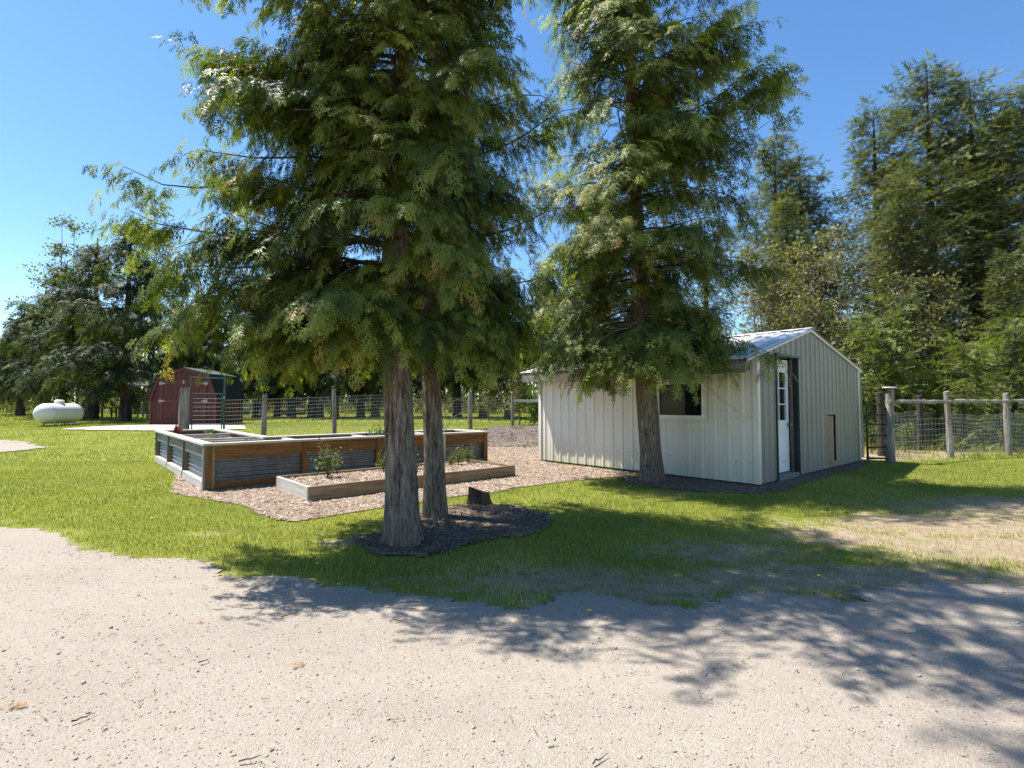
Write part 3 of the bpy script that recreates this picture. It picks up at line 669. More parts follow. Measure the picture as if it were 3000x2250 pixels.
MB().tube([(W, 0, -.05), (W, 0, 1.9)], .026, 8).build('frame_post', 'gate_green', gt)
m = MB()
for a, b in (((.03, -.02, .1), (.03, -.02, 1.50)), ((W - .06, -.02, .1), (W - .06, -.02, 1.50)), ((.03, -.02, 1.50), (W - .06, -.02, 1.50)), ((.03, -.02, .22), (W - .06, -.02, .22))): m.tube([a, b], .016, 8)
m.build('leaf_frame', 'gate_green', gt)
m = MB()
for j in range(1, 13): m.tube([(.03, -.02, .12 + j * .105), (W - .06, -.02, .12 + j * .105)], .004, 4, False)
for i in range(1, 12): m.tube([(.03 + i * .054, -.02, .12), (.03 + i * .054, -.02, .75)], .0022, 4, False)
m.build('wire_mesh', 'wire_metal', gt, kind='stuff')
m = MB().lathe([(0, -.03), (.022, -.025), (.03, 0), (.022, .025), (0, .03)], 10); o = m.build('latch', 'hinge_metal', gt, True); o.location = (W - .02, -.05, 1.40)

RP = [(8.16, 11.1), (10.38, 12.17), (12.39, 12.83), (14.7, 13.6)]
rf = empty('rail_fence', (0, 0, 0), 0, 'rustic log rail fence with sagging wire right of the metal shed', 'fence')
hs = [1.60, 1.56, 1.53, 1.5]; rs = [.078, .058, .062, .066]
for i, p in enumerate(RP): log_post('post', (*p, 0), hs[i], rs[i], rf, 'log_wood', ((.03, 0), (-.05, 0), (-.02, 0), (0, 0))[i], 20 + i, 10)
MB().lathe([(0, .035), (.13, .032), (.14, .01), (.135, 0), (0, 0)], 9).build('post_cap', 'cap_board', rf).location = (8.19, 11.1, 1.60)
rr = random.Random(3)
for i in range(3):
    a, b = RP[i], RP[i + 1]; pts = []; rad = []
    for t in np.linspace(-.02, 1.02, 14):
        pts.append((a[0] + (b[0] - a[0]) * t + rr.uniform(-.01, .01), a[1] + (b[1] - a[1]) * t - (.06 if i == 0 else .05), 1.31 + rr.uniform(-.008, .008) + (.02 * i))); rad.append(.042 * rr.uniform(.8, 1.15))
    MB().tube(pts, rad, 7).build('rail', 'log_wood', rf)
wire_panel(rf, (RP[0][0], RP[0][1]), (RP[1][0], RP[1][1]), .05, .95, .15, .12, .0022, .03)
wire_panel(rf, RP[1], RP[2], .08, 1.05, .055, .1, .0026, .07)
wire_panel(rf, RP[2], RP[3], .08, 1.05, .055, .1, .0026, .05)
sf = empty('side_fence', (0, 0, 0), 0, 'darker old fence running back into the woods behind the rail fence', 'fence')
BP = [(9.05, 12.6), (11.2, 14.1), (12.6, 15.2), (15.5, 16.4), (19.5, 17.2)]
for i, p in enumerate(BP): log_post('post', (*p, 0), [1.55, 1.5, 1.52, 1.5, 1.5][i], .075, sf, 'dark_wood', (.02 * (i % 2), 0), 40 + i)
for i in range(2, 4):
    a, b = BP[i], BP[i + 1]; MB().tube([(a[0] + (b[0] - a[0]) * t, a[1] + (b[1] - a[1]) * t, 1.28 + .015 * math.sin(t * 9)) for t in np.linspace(0, 1, 8)], .05, 7).build('rail', 'log_wood', sf)
for i in range(4): wire_panel(sf, BP[i], BP[i + 1], .05, 1.1, .09, .1, .0022, .06)
cp = log_post('fence_post', (8.35, 12.35, 0), 2.0, .085, None, 'log_wood', (-.02, 0), 51, 10); tag(cp, 'tall pale weathered post close behind the right corner of the metal shed', 'post')
# black tube gate beside the shed
tg = empty('tube_gate', (7.62, 11.02, 0), math.atan2(.10, .5), 'narrow black tubular steel gate between shed and log post', 'gate')
W = .50; m = MB()
arc = [(0, 0, .06), (0, 0, .62), (0, 0, 1.10)] + [(.14 - .14 * math.cos(t), 0, 1.10 + .14 * math.sin(t)) for t in np.linspace(.3, PI / 2, 5)] + [(W - .14 + .14 * math.sin(t), 0, 1.10 + .14 * math.cos(t)) for t in np.linspace(0, 1.27, 5)] + [(W, 0, 1.10), (W, 0, .62), (W, 0, .06)]
m.tube(arc, .021, 8); m.build('frame', 'gate_black', tg, True)
for z in (.09, .33, .58, .82, 1.02): MB().tube([(.018, 0, z), (W - .018, 0, z)], .018, 8).build('rung', 'gate_black', tg, True)
o = MB().lathe([(0, .02), (.016, .02), (.016, -.02), (0, -.02)], 8).build('hinge', 'hinge_metal', tg); o.location = (W + .01, -.01, .98)

# ---------------------------------------------------------------- propane tank
TP = (-17.95, 20.35); tk = empty('propane_tank', (*TP, gzf(*TP)), math.radians(4), 'large white propane tank lying on the lawn at far left', 'tank')
tk.scale = (.80, .80, .80)
R, Lc = .49, 1.60; prof = []
for t in np.linspace(0, PI / 2, 10): prof.append((R * math.sin(t), -Lc / 2 - .46 * math.cos(t)))
for t in np.linspace(0, 1, 6)[1:-1]: prof.append((R, -Lc / 2 + Lc * t))
for t in np.linspace(PI / 2, 0, 10): prof.append((R * math.sin(t), Lc / 2 + .46 * math.cos(t)))
o = MB().lathe(prof, 40, 'y').build('shell', 'tank_paint', tk, True); o.location = (0, 0, .60)
for yy in (-.86, .86):
    o = MB().lathe([(R + .001, yy - .012), (R + .006, yy - .01), (R + .006, yy + .01), (R + .001, yy + .012)], 40, 'y').build('weld_band', 'interior_grey' if yy > 0 else 'tank_paint', tk, True); o.location = (0, 0, .60)
d = MB().lathe([(.0, .185), (.12, .18), (.185, .155), (.20, .13), (.205, .125), (.205, .115), (.195, .11), (.195, 0), (.20, -.03)], 28).build('dome', 'tank_paint', tk, True); d.location = (0, -.05, 1.09)
o = MB().lathe([(0, .05), (.012, .05), (.012, 0), (.02, -.01)], 8).build('valve', 'hinge_metal', tk); o.location = (0, -.62, 1.08)
for yy in (-.62, .62):
    for xx in (-.26, .26): MB().box((xx - .025, yy - .05, -.02), (xx + .025, yy + .05, .30)).build('leg', 'tank_paint', tk)
    MB().box((-.34, yy - .07, -.02), (.34, yy + .07, .03)).build('foot_rail', 'interior_grey', tk)

# ---------------------------------------------------------------- red barn shed
RX0, RY0 = -14.71, 20.85; RW, RD = 2.62, 2.3
RZ = gzf(RX0, RY0)
barn = empty('red_barn_shed', (RX0, RY0, RZ), math.radians(3), 'dark red gambrel-roofed garden shed with white strap hinges', 'shed')
EH, KH, PH, KI = 1.12, 2.06, 2.32, .33
out = [(0, EH), (KI, KH), (RW / 2, PH), (RW - KI, KH), (RW, EH)]
def rl(x): return float(np.interp(x, [p[0] for p in out], [p[1] for p in out]))
DX0, DX1, DH = .40, 2.22, 1.74
# vertical siding boards on the front around the doors, and on the sides
def vboard(name, xa, xb, z0, parent, y=0., mt='red_paint', t=.02, zfun=rl):
    m = MB(); za, zb = zfun(xa) - .01, zfun(xb) - .01; a, b = xa + .006, xb - .006
    xm = [x for x in (KI, RW / 2, RW - KI) if a < x < b]; xs_ = [a] + xm + [b]; n = len(xs_)
    V = []; 
    for yy in (y - t, y):
        for x in xs_: V.append((x, yy, z0))
        for x in xs_: V.append((x, yy, zfun(x) - .01))
    F = []
    for i in range(n - 1):
        F += [(i, i + 1, n + i + 1, n + i), (2 * n + i, 3 * n + i, 3 * n + i + 1, 2 * n + i + 1), (n + i, n + i + 1, 3 * n + i + 1, 3 * n + i)]
    F += [(0, n, 3 * n, 2 * n), (n - 1, 3 * n - 1, 4 * n - 1, 2 * n - 1)]
    return m.add(V, F).build(name, mt, parent)
MB().add([(.01, .012, 0), (RW - .01, .012, 0)] + [(min(max(x, .01), RW - .01), .012, z - .02) for x, z in out[::-1]], [(0, 1, 2, 3, 4, 5, 6)]).build('front_backing', 'red_trim', barn)
x = 0.0
for xa in np.arange(0, RW - .01, .203):
    xb = min(xa + .203, RW); z0 = .05 if xb <= DX0 + .06 or xa >= DX1 - .06 else DH + .06
    vboard('siding_board', xa, xb, z0, barn)
for (a, b) in ((DX0, (DX0 + DX1) / 2 - .004), ((DX0 + DX1) / 2 + .004, DX1)):
    dr = empty('door', (0, 0, 0)); dr.parent = barn
    w = b - a - .18; n = 4
    for k in range(n): mb_((a + .09 + w * k / n + .004, -.030, .08), (a + .09 + w * (k + 1) / n - .004, -.012, DH - .02), 'plank', 'red_paint', dr)
    for (p, q) in (((a, .06), (a + .09, DH)), ((b - .09, .06), (b, DH))): mb_((p[0], -.048, p[1]), (q[0], -.021, q[1]), 'stile', 'red_trim', dr)
    for z in (.06, .93, DH - .09): mb_((a + .09, -.046, z), (b - .09, -.032, z + .09), 'cross_rail', 'red_trim', dr)
    left = a == DX0
    for z in (DH - .05, .975):
        hx = a if left else b; sgn = 1 if left else -1
        MB().add([(hx - sgn * .05, -.056, z - .07), (hx - sgn * .05, -.056, z + .07), (hx - sgn * .0, -.056, z + .07), (hx, -.056, z - .07), (hx, -.056, z - .025), (hx, -.056, z + .025), (hx + sgn * .23, -.056, z), 
                  (hx - sgn * .05, -.049, z - .07), (hx - sgn * .05, -.049, z + .07), (hx, -.049, z + .07), (hx, -.049, z - .07), (hx + sgn * .23, -.049, z)],
                 [(0, 1, 2, 3), (4, 5, 6), (0, 7, 8, 1), (1, 8, 9, 2), (3, 10, 7, 0), (5, 9, 11, 6), (4, 6, 11, 10)]).build('strap_hinge', 'hinge_metal', dr)
mb_(((DX0 + DX1) / 2 - .03, -.055, DH - .06), ((DX0 + DX1) / 2 + .03, -.049, DH + .08), 'latch', 'hinge_metal', barn)
mb_((DX0 - .1, -.040, DH + .004), (DX1 + .1, -.021, DH + .08), 'door_header', 'red_trim', barn)
for (xa, xb) in ((0.0, .07), (RW - .07, RW)): mb_((xa - .003, -.045, .0), (xb + .003, -.021, EH), 'corner_board', 'red_trim', barn)
for i in range(4):
    (xa, za), (xb, zb) = out[i], out[i + 1]; ex = 1.12 if i in (0, 3) else 1.0
    if i == 0: xa, za = xa - .07, za - .14
    if i == 3: xb, zb = xb + .07, zb - .14
    dv = Vector((xb - xa, zb - za)); nv = Vector((-dv.y, dv.x)).normalized(); o = nv * .035; q = -nv * .10
    m = MB()
    for (n0, n1, y0_, y1_, nm, mt) in ((nv * -.10, nv * -.004, -.075, -.047, 'rake_board', 'red_trim'), (nv * 0, nv * .035, -.10, RD + .08, 'roof_slope', 'shingle')):
        V = []
        for yy in (y0_, y1_): V += [(xa + n0.x, yy, za + n0.y), (xb + n0.x, yy, zb + n0.y), (xb + n1.x, yy, zb + n1.y), (xa + n1.x, yy, za + n1.y)]
        MB().add(V, [(0, 1, 2, 3), (7, 6, 5, 4), (0, 4, 5, 1), (1, 5, 6, 2), (2, 6, 7, 3), (3, 7, 4, 0)]).build(nm, mt if not (nm == 'roof_slope' and i == 2) else 'lit_shingle', barn)
for k in range(11):
    y = k * .205; 
    for xw in (0, RW): mb_((xw - .01, y + .004, .04), (xw + .01, y + .201, EH), 'siding_board', 'red_paint', barn)
MB().add([(.01, RD, 0), (RW - .01, RD, 0)] + [(min(max(x, .01), RW - .01), RD, z - .02) for x, z in out[::-1]], [(0, 1, 2, 3, 4, 5, 6)]).build('rear_wall', 'red_paint', barn)
mb_((.03, .03, -.1), (RW - .03, RD - .03, .05), 'skid_base', 'dark_wood', barn)

# ---------------------------------------------------------------- small garden things far left
def garden_chair(loc, rz, label):
    c = empty('garden_chair', loc, rz, label, 'chair', 'slatted garden chairs under the cedars')
    for k in range(6): board('back_slat', (-.45, .28 + .035 * k, .50 + .10 * k), (.45, .28 + .035 * k, .50 + .10 * k), .075, .022, 'dark_wood', c)
    for k in range(5): board('seat_slat', (-.45, -.22 + .1 * k, .42 - .01 * k), (.45, -.22 + .1 * k, .42 - .01 * k), .022, .085, 'dark_wood', c)
    for s_ in (-1, 1):
        board('leg', (s_ * .42, -.24, -.02), (s_ * .42, -.24, .62), .08, .04, 'dark_wood', c, up=(0, 1, 0)); board('leg', (s_ * .42, .22, -.02), (s_ * .42, .46, 1.04), .08, .04, 'dark_wood', c, up=(0, 1, 0))
        board('arm', (s_ * .45, -.30, .635), (s_ * .45, .34, .635), .03, .11, 'dark_wood', c)
    return c
garden_chair((-25.3, 30.6, gzf(-25.3, 30.6)), math.radians(20), 'dark slatted garden chair just left of the nearer cedar trunk, by the tank')
garden_chair((-22.9, 30.6, gzf(-22.9, 30.6)), math.radians(-14), 'dark slatted garden chair between the two left cedar trunks')
c = empty('side_table', (-24.1, 30.5, gzf(-24, 30.5)), 0, 'low dark wooden table between the two slatted garden chairs', 'table')
for k in range(4): board('top_slat', (-.5, -.2 + .13 * k, .60), (.5, -.2 + .13 * k, .60), .03, .12, 'dark_wood', c)
for sx in (-.42, .42):
    for sy in (-.18, .18): board('leg', (sx, sy, -.02), (sx, sy, .58), .07, .07, 'dark_wood', c, up=(1, 0, 0))
tb = empty('red_tub', (-23.0, 27.5, gzf(-23, 27.5)), 0, 'small dark red tub on the grass right of the propane tank', 'tub')
MB().lathe([(.0, .02), (.2, .02), (.25, .02), (.29, .48), (.31, .5), (.28, .5), (.25, .08), (0, .08)], 18).build('body', 'red_trim', tb, True)
MB().tube([(.29, 0, .45), (.2, -.1, .55), (0, -.16, .6), (-.2, -.1, .55), (-.29, 0, .45)], .012, 6).build('handle', 'bolt', tb)
bh = empty('birdhouse', (-27.2, 30.8, gzf(-27, 31)), 0, 'small dark birdhouse on a thin pole above the propane tank', 'birdhouse')
MB().tube([(0, 0, -.1), (0, 0, 1.72)], .014, 6).build('pole', 'dark_wood', bh)
MB().add([(-.09, -.08, 1.72), (.09, -.08, 1.72), (.09, .08, 1.72), (-.09, .08, 1.72), (-.09, -.08, 2.0), (.09, -.08, 2.0), (.09, .08, 2.06), (-.09, .08, 2.06)], [(0, 3, 2, 1), (4, 5, 6, 7), (0, 1, 5, 4), (1, 2, 6, 5), (2, 3, 7, 6), (3, 0, 4, 7)]).build('box', 'dark_wood', bh)
board('roof', (-.12, 0, 2.05), (.12, 0, 2.05), .02, .24, 'dark_wood', bh)
fd = empty('bird_feeder', (-26.2, 30.9, gzf(-26, 31)), 0, 'pale bird feeder on a dark pole beyond the propane tank', 'bird feeder')
MB().tube([(0, 0, -.1), (0, 0, 1.3), (.03, 0, 1.95), (.14, 0, 2.12), (.26, 0, 2.05)], .016, 6).build('pole', 'dark_wood', fd)
MB().lathe([(0, .16), (.19, .02), (.2, 0), (.02, .0), (.08, -.02), (.08, -.26), (.13, -.28), (.13, -.3), (0, -.3)], 14).build('feeder', 'post_wood', fd, True).location = (.26, 0, 1.95)
pg_ = empty('slatted_shelter', (-21.6, 30.2, gzf(-21, 30)), math.radians(-10), 'pale slatted wooden shelter with a small dark roof beside the red shed', 'shelter')
for x in (-.55, .55):
    for y in (-.4, .4): board('post', (x, y, -.05), (x, y, 1.75), .08, .08, 'post_wood', pg_, up=(1, 0, 0))
for k in range(4): board('slat', (-.6, -.445, .28 + .26 * k), (.6, -.445, .28 + .26 * k), .13, .02, 'post_wood', pg_)
board('roof_board', (-.75, -.3, 1.98), (.75, -.3, 1.98), .03, .75, 'dark_wood', pg_, up=(0, -.5, 1)); board('roof_board', (-.75, .31, 1.98), (.75, .31, 1.98), .03, .75, 'dark_wood', pg_, up=(0, .5, 1))
bt = empty('blue_trough', (-19.6, 37.0, gzf(-19.6, 37)), 0, 'pale blue plastic trough on the far lawn behind the red shed', 'trough')
MB().lathe([(0, .02), (.62, .02), (.70, .5), (.74, .52), (.66, .52), (.58, .1), (0, .1)], 20).build('body', 'blue_plastic', bt, True)
MB().lathe([(.745, .50), (.765, .515), (.765, .535), (.74, .545)], 20).build('rim', 'tank_paint', bt, True)
lg = MB().tube([(-1.1, 0, .25), (-.4, .02, .27), (.5, -.02, .25), (1.1, 0, .26)], [.27, .25, .24, .22], 9).build('log', 'dark_bark', None); lg.location = (-15.8, 36.5, gzf(-15, 36)); tag(lg, 'dark fallen log lying on the far lawn between cedar trunks', 'log')
st = empty('chopping_block', (-9.6, 36.2, gzf(-9, 36)), 0, 'small dark chopping block on the far lawn', 'block')
MB().tube([(0, 0, -.02), (0, 0, .42)], [.24, .21], 10).build('body', 'dark_bark', st); MB().lathe([(.0, .425), (.2, .423)], 10).build('sawn_top', 'post_wood', st)
# ---------------------------------------------------------------- foliage templates
def frond_tpl(seed, ns=6, w=.05, droop=.22, reach=.40, ang=48):
    """flat fan spray, length 1 along +Y, face up +Z"""
    r = np.random.default_rng(seed); V = []; F = []
    def diamond(p, d, L, wd, z0, z1):
        q = np.array([-d[1], d[0]]); o = len(V); m = p + d * L * .5; t = p + d * L
        V.extend([(p[0], p[1], z0), (m[0] + q[0] * wd, m[1] + q[1] * wd, (z0 + z1) / 2), (t[0], t[1], z1), (m[0] - q[0] * wd, m[1] - q[1] * wd, (z0 + z1) / 2)])
        F.extend([(o, o + 1, o + 2), (o, o + 2, o + 3)])
    zc = lambda y: -droop * y * y
    diamond(np.array([0, 0.]), np.array([0, 1.]), 1.0, w * .55, 0, zc(1))
    for k in range(ns):
        for s_ in (-1, 1):
            p = .10 + .78 * (k + r.uniform(-.2, .2) + (.25 if s_ > 0 else 0)) / ns; L = reach * (1 - p) ** .55 * r.uniform(.75, 1.15) + .05
            a = math.radians(ang + r.uniform(-12, 12)); d = np.array([s_ * math.sin(a), math.cos(a)]); y1 = p + d[1] * L
            diamond(np.array([0, p]), d, L, w * r.uniform(.7, 1.15), zc(p), zc(y1) - .06 * L + r.uniform(-.05, .05))
    return np.array(V, float), np.array(F, int)
def fan_tpl(seed, nsub=5, nsp=4, w=.024, droop=.30):
    """lacy drooping spray: forward-swept side shoots carrying long thin sprigs, one triangle each"""
    r = np.random.default_rng(seed); V = []; F = []
    def tri(p, d, L, wd, z0, z1):
        q = np.array([-d[1], d[0]]); o = len(V); m = p + d * L * .22; t = p + d * L; zm = z0 * .75 + z1 * .25
        V.extend([(m[0] + q[0] * wd, m[1] + q[1] * wd, zm), (m[0] - q[0] * wd, m[1] - q[1] * wd, zm), (t[0], t[1], z1)]); F.append((o, o + 1, o + 2))
    zc = lambda p: -droop * (p[0] ** 2 * 1.6 + p[1] ** 2)
    def shoot(p, a, L, n, k0):
        d = np.array([math.sin(a), math.cos(a)]); e = p + d * L; tri(p - d * .05, d, L * 1.12 + .05, w * .55, zc(p), zc(e))
        for k in range(n):
            f = (k + .4) / n; s_ = 1 if (k + k0) % 2 else -1; pp = p + d * L * f * .9; a2 = a + s_ * math.radians(r.uniform(20, 38)); l2 = .27 * r.uniform(.7, 1.25) * (1.15 - .5 * f)
            d2 = np.array([math.sin(a2), math.cos(a2)]); tri(pp, d2, l2, w * r.uniform(.85, 1.25), zc(pp), zc(pp + d2 * l2) + r.uniform(-.06, .02))
    shoot(np.array([0, 0.]), r.uniform(-.08, .08), .9, nsp + 1, 0)
    for k in range(nsub):
        s_ = 1 if k % 2 else -1; f = .06 + .60 * (k + r.uniform(-.25, .25)) / nsub; shoot(np.array([0, max(f, 0)]), s_ * math.radians(r.uniform(18, 40)), (.56 * (1 - f) + .12) * r.uniform(.7, 1.2), nsp, k)
    return np.array(V, float), np.array(F, int)
FR_NEAR = [fan_tpl(s_, 4, 4, .033) for s_ in (1, 2, 3, 4)]
FR_OLD = [frond_tpl(s_, 8, .034, .28, .34) for s_ in (1, 2, 3)]
FR_MID = [fan_tpl(s_, 4, 3, .040) for s_ in (14, 15, 16)]
FR_FAR = [fan_tpl(s_, 3, 2, .062) for s_ in (6, 7, 8)]
FR_SPR = [frond_tpl(s_, 5, .042, .10, .24, 46) for s_ in (8, 9)]
LEAF = (np.array([(0, 0, 0), (.36, .5, .06), (0, 1, -.05), (-.36, .5, .06)], float), np.array([(0, 1, 2), (0, 2, 3)]))
def axes(D, N, S, W=1.0):
    D = nrm(D); X = nrm(np.cross(D, N)); Z = np.cross(X, D)
    return X * (S * W)[:, None], D * S[:, None], Z * S[:, None]
def spray(name, tpls, P, D, N, S, T, mat, parent, kind='stuff', W=1.0):
    P = np.asarray(P, float); Vs = []; Fs = []; Ts = []; off = 0; idx = np.arange(len(P)) % len(tpls)
    for i, (tv, tf) in enumerate(tpls):
        m = idx == i
        if not m.any(): continue
        X, Y, Z = axes(D[m], N[m], S[m], W); v, f, t = bulk(name, tv, tf, P[m], X, Y, Z, T[m]); Vs.append(v); Fs.append(f + off); Ts.append(t); off += len(v)
    return link(name, raw_mesh(name, np.concatenate(Vs), np.concatenate(Fs), np.concatenate(Ts)), mat, parent, kind)
def bark_trunk(pts, radii, parent, mat, segs=64, step=.03, ridge=.012, flare=.0, seed=0, zdet=2.4, lobes=5):
    pts = np.array(pts, float); radii = np.array(radii, float); z0, z1 = pts[0, 2], pts[-1, 2]
    zs = np.concatenate([np.arange(z0, min(zdet, z1), step), np.arange(min(zdet, z1), z1, step * 6), [z1]])
    cx = np.interp(zs, pts[:, 2], pts[:, 0]); cy_ = np.interp(zs, pts[:, 2], pts[:, 1]); r = np.interp(zs, pts[:, 2], radii)
    a = np.arange(segs) * 2 * PI / segs; A, Zg = np.meshgrid(a, zs); R = np.repeat(r[:, None], segs, 1)
    u = A / (2 * PI)
    def pn(fu, fz, s_):      # periodic around the trunk
        return vnoise((u * fu) % fu, Zg * fz, s_) * (1 - ss(.9, 1, u)) + vnoise(np.zeros_like(u), Zg * fz, s_) * ss(.9, 1, u)
    tw = .35 * fbm(Zg * 1.2, u * 3, seed + 4)
    n = pn(26, 1.6, seed) * .55 + pn(13, .9, seed + 1) * .45
    R = R + ridge * (np.abs(n - .5) * 4 - .8) + ridge * 1.5 * (pn(5, .7, seed + 2) - .5)
    if flare: R = R * (1 + flare * np.exp(-(Zg - z0) / .16) * (.55 + .45 * np.cos(lobes * A + seed) + .5 * (pn(9, .1, seed + 3) - .5)))
    V = np.stack([cx[:, None] + R * np.cos(A), cy_[:, None] + R * np.sin(A), Zg], -1).reshape(-1, 3); m = len(zs)
    I = np.arange(m * segs).reshape(m, segs); J = np.roll(I, -1, 1)
    F4 = np.stack([I[:-1], J[:-1], J[1:], I[1:]], -1).reshape(-1, 4)
    return link('trunk', raw_mesh('trunk', V, F4, None, True), mat, parent)
def branch_path(p0, az, L, rise, bend, curl, n=9):
    s_ = np.linspace(0, 1, n); a = az + curl * s_ + .28 * s_ * np.sin(7 * s_ + az * 9 + p0[2] * 5); dx = np.cumsum(np.cos(a)) / n * L; dy = np.cumsum(np.sin(a)) / n * L
    return np.stack([p0[0] + dx - dx[0], p0[1] + dy - dy[0], p0[2] + L * (rise * s_ + bend * s_ ** 2) + .035 * L * s_ * np.sin(9 * s_ + az * 5)], -1)
def dress(path, L, r, spacing, blen, fstep, fsize, start=.12, dens=1.0, hang=.45, lat=.75, fp_gap=.0, shingle=0.):
    """fan sprays on side shoots along one branch -> P, D, N, S, T"""
    seg = np.linalg.norm(np.diff(path, axis=0), axis=1); cum = np.concatenate([[0], np.cumsum(seg)]); tot = cum[-1]
    P = []; D = []; N = []; S = []; T = []; d = tot * start; bt = r.uniform(-.12, .12)
    while d < tot * 1.0:
        s_ = d / tot; p = np.array([np.interp(d, cum, path[:, k]) for k in range(3)]); i = min(np.searchsorted(cum, d), len(seg)) - 1; t = path[i + 1] - path[i]; t = t / np.linalg.norm(t)
        side = np.cross(t, (0, 0, 1.)); side /= max(np.linalg.norm(side), 1e-6)
        for sg in (-1, 1, 0):
            if r.random() > dens * (1 if sg else .6): continue
            dr = t * r.uniform(.3, .9) + side * sg * lat * r.uniform(.6, 1.2) + np.array((0, 0, r.uniform(-.55, .30))); dr /= np.linalg.norm(dr)
            bl = blen * r.uniform(.55, 1.25) * (1 - .42 * s_) * min(1., .45 + s_ * 2.2)
            if vnoise(np.array(p[0] * 2.1 + 40), np.array(p[2] * 2.6 + p[1] * 1.3), 5) < fp_gap: continue
            nf = max(3, int(bl / fstep)); tt = np.clip(r.normal(.46, .22) + bt, 0, .92)
            n0 = np.array((0, 0, .85)) + r.normal(0, .42, 3); n0 = n0 - dr * n0.dot(dr); n0 /= max(np.linalg.norm(n0), 1e-6); la = np.cross(dr, n0); fa = r.uniform(.35, .9)
            for j, f in enumerate(np.linspace(.10, 1, nf)):
                q = p + dr * bl * f + np.array((0, 0, -.34 * bl * f * f)) + r.normal(0, .012, 3); sd = (1 if j % 2 else -1) * fa * (1 - .7 * f ** 3)
                ow = np.array((q[0] - path[0][0], q[1] - path[0][1], 0.)); ow /= max(np.linalg.norm(ow), .05)
                P.append(q); D.append(dr * .8 + la * sd + r.normal(0, .16, 3) + np.array((0, 0, -hang * r.uniform(.5, 1.3) - shingle * .45)) + ow * shingle * .25); N.append((n0 + r.normal(0, .24, 3)) * (1 - .55 * shingle) + (ow * .85 + np.array((0, 0, .55))) * shingle)
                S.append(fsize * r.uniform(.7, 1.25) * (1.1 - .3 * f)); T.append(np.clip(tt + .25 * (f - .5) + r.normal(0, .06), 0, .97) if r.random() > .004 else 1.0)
        d += spacing * r.uniform(.7, 1.3)
    return P, D, N, S, T
def conifer(root, trunk_pts, trunk_r, specs, seed, fp, tpls, leafmat, barkmat, bsides=5, br=.016):
    """branches and crown of one tree; specs: (z, azimuth, length, rise, bend, curl, density)"""
    r = np.random.default_rng(seed); tp = np.array(trunk_pts, float); bm_ = MB(); acc = [[], [], [], [], []]
    for (z, az, L, rise, bend, curl, dens) in specs:
        p0 = (np.interp(z, tp[:, 2], tp[:, 0]), np.interp(z, tp[:, 2], tp[:, 1]), z)
        path = branch_path(p0, az, L, rise, bend, curl); bm_.tube(path, np.linspace(br * (.5 + .4 * L), .003, len(path)), bsides, False)
        if dens > 0:
            out_ = dress(path, L, r, fp['spacing'], fp['blen'], fp['fstep'], fp['fsize'], fp.get('start', .12), dens * fp.get('dens', 1.), fp.get('hang', .45), fp.get('lat', .75), fp.get('gap', 0.), fp.get('shingle', 0.))
            for a_, b_ in zip(acc, out_): a_.extend(b_)
    bm_.build('branches', barkmat, root, kind='stuff')
    P, D, N, S, T = [np.array(a_) for a_ in acc]
    return spray('crown', tpls, P, D, N, S, T, leafmat, root)
def dead_twigs(root, pts, n, r, mat='grey_twig', z0=1.6, z1=4., L=(.3, .9), rad=.005):
    tp = np.array(pts, float); m = MB()
    for _ in range(n):
        z = r.uniform(z0, z1); az = r.uniform(0, 2 * PI); l = r.uniform(*L); p0 = (np.interp(z, tp[:, 2], tp[:, 0]), np.interp(z, tp[:, 2], tp[:, 1]), z)
        pa = branch_path(p0, az, l, r.uniform(-.4, .3), r.uniform(-.5, .3), r.uniform(-.8, .8), 6); m.tube(pa, np.linspace(rad, .0018, 6), 4, False)
        for k in range(3):
            j = int(r.integers(2, 6)); pb_ = branch_path(pa[j], az + r.uniform(-1.2, 1.2), l * .4, r.uniform(-.5, .4), -.3, r.uniform(-1, 1), 5); m.tube(pb_, np.linspace(rad * .6, .0012, 5), 3, False)
    return m.build('dead_twigs', mat, root, kind='stuff')

# ---------------------------------------------------------------- the three near cedars
R1 = np.random.default_rng(101)
def rand_specs(r, n, z0, z1, Lf, dens=1.0, lo_rise=(-.25, .15), hi_rise=(.0, .45), az=None):
    out_ = []
    for i in range(n):
        z = z0 + (z1 - z0) * ((i + r.uniform(0, 1)) / n); t = (z - z0) / (z1 - z0); a = r.uniform(0, 2 * PI) if az is None else az(r)
        L = Lf(z, a) * r.uniform(.58, 1.22); lo = np.array(lo_rise) * (1 - t) + np.array(hi_rise) * t
        out_.append((z, a, L, r.uniform(*lo), r.uniform(-.42, -.05) * (1 - .4 * t), r.uniform(-.5, .5), dens))
    return out_
T1 = (-.99, 4.69); c1 = empty('cedar_tree', (*T1, 0), 0, 'largest near cedar, thick furrowed trunk flaring at the base, leftmost of the front pair', 'tree', 'near cedar trees')
tp1 = [(0, 0, -.06), (0, 0, .0), (-.02, .0, .6), (-.05, .02, 1.2), (-.085, .02, 1.8), (-.10, .02, 2.6), (-.05, .05, 4), (.0, .05, 7), (.05, .05, 11.4)]
bark_trunk(tp1, [.17, .162, .142, .130, .122, .112, .095, .065, .012], c1, 'cedar_bark', 96, .022, .0105, .36, 3, 2.4, 5)
Lf1 = lambda z, a: (1.40 if z < 3.2 else 1.40 if z < 5.4 else 1.48 if z < 7.6 else max(.35, 1.48 * (11.6 - z) / 4.0)) * (1.08 + .12 * math.cos(a - PI) if math.cos(a) < 0 else 1 - .12 * math.cos(a))
sp = rand_specs(R1, 50, 2.15, 5.4, Lf1, 1., (-.12, .2)); up1 = rand_specs(R1, 44, 5.4, 11.2, lambda z, a: Lf1(z, a) * (1.08 - .42 * math.sin(a)), .66)
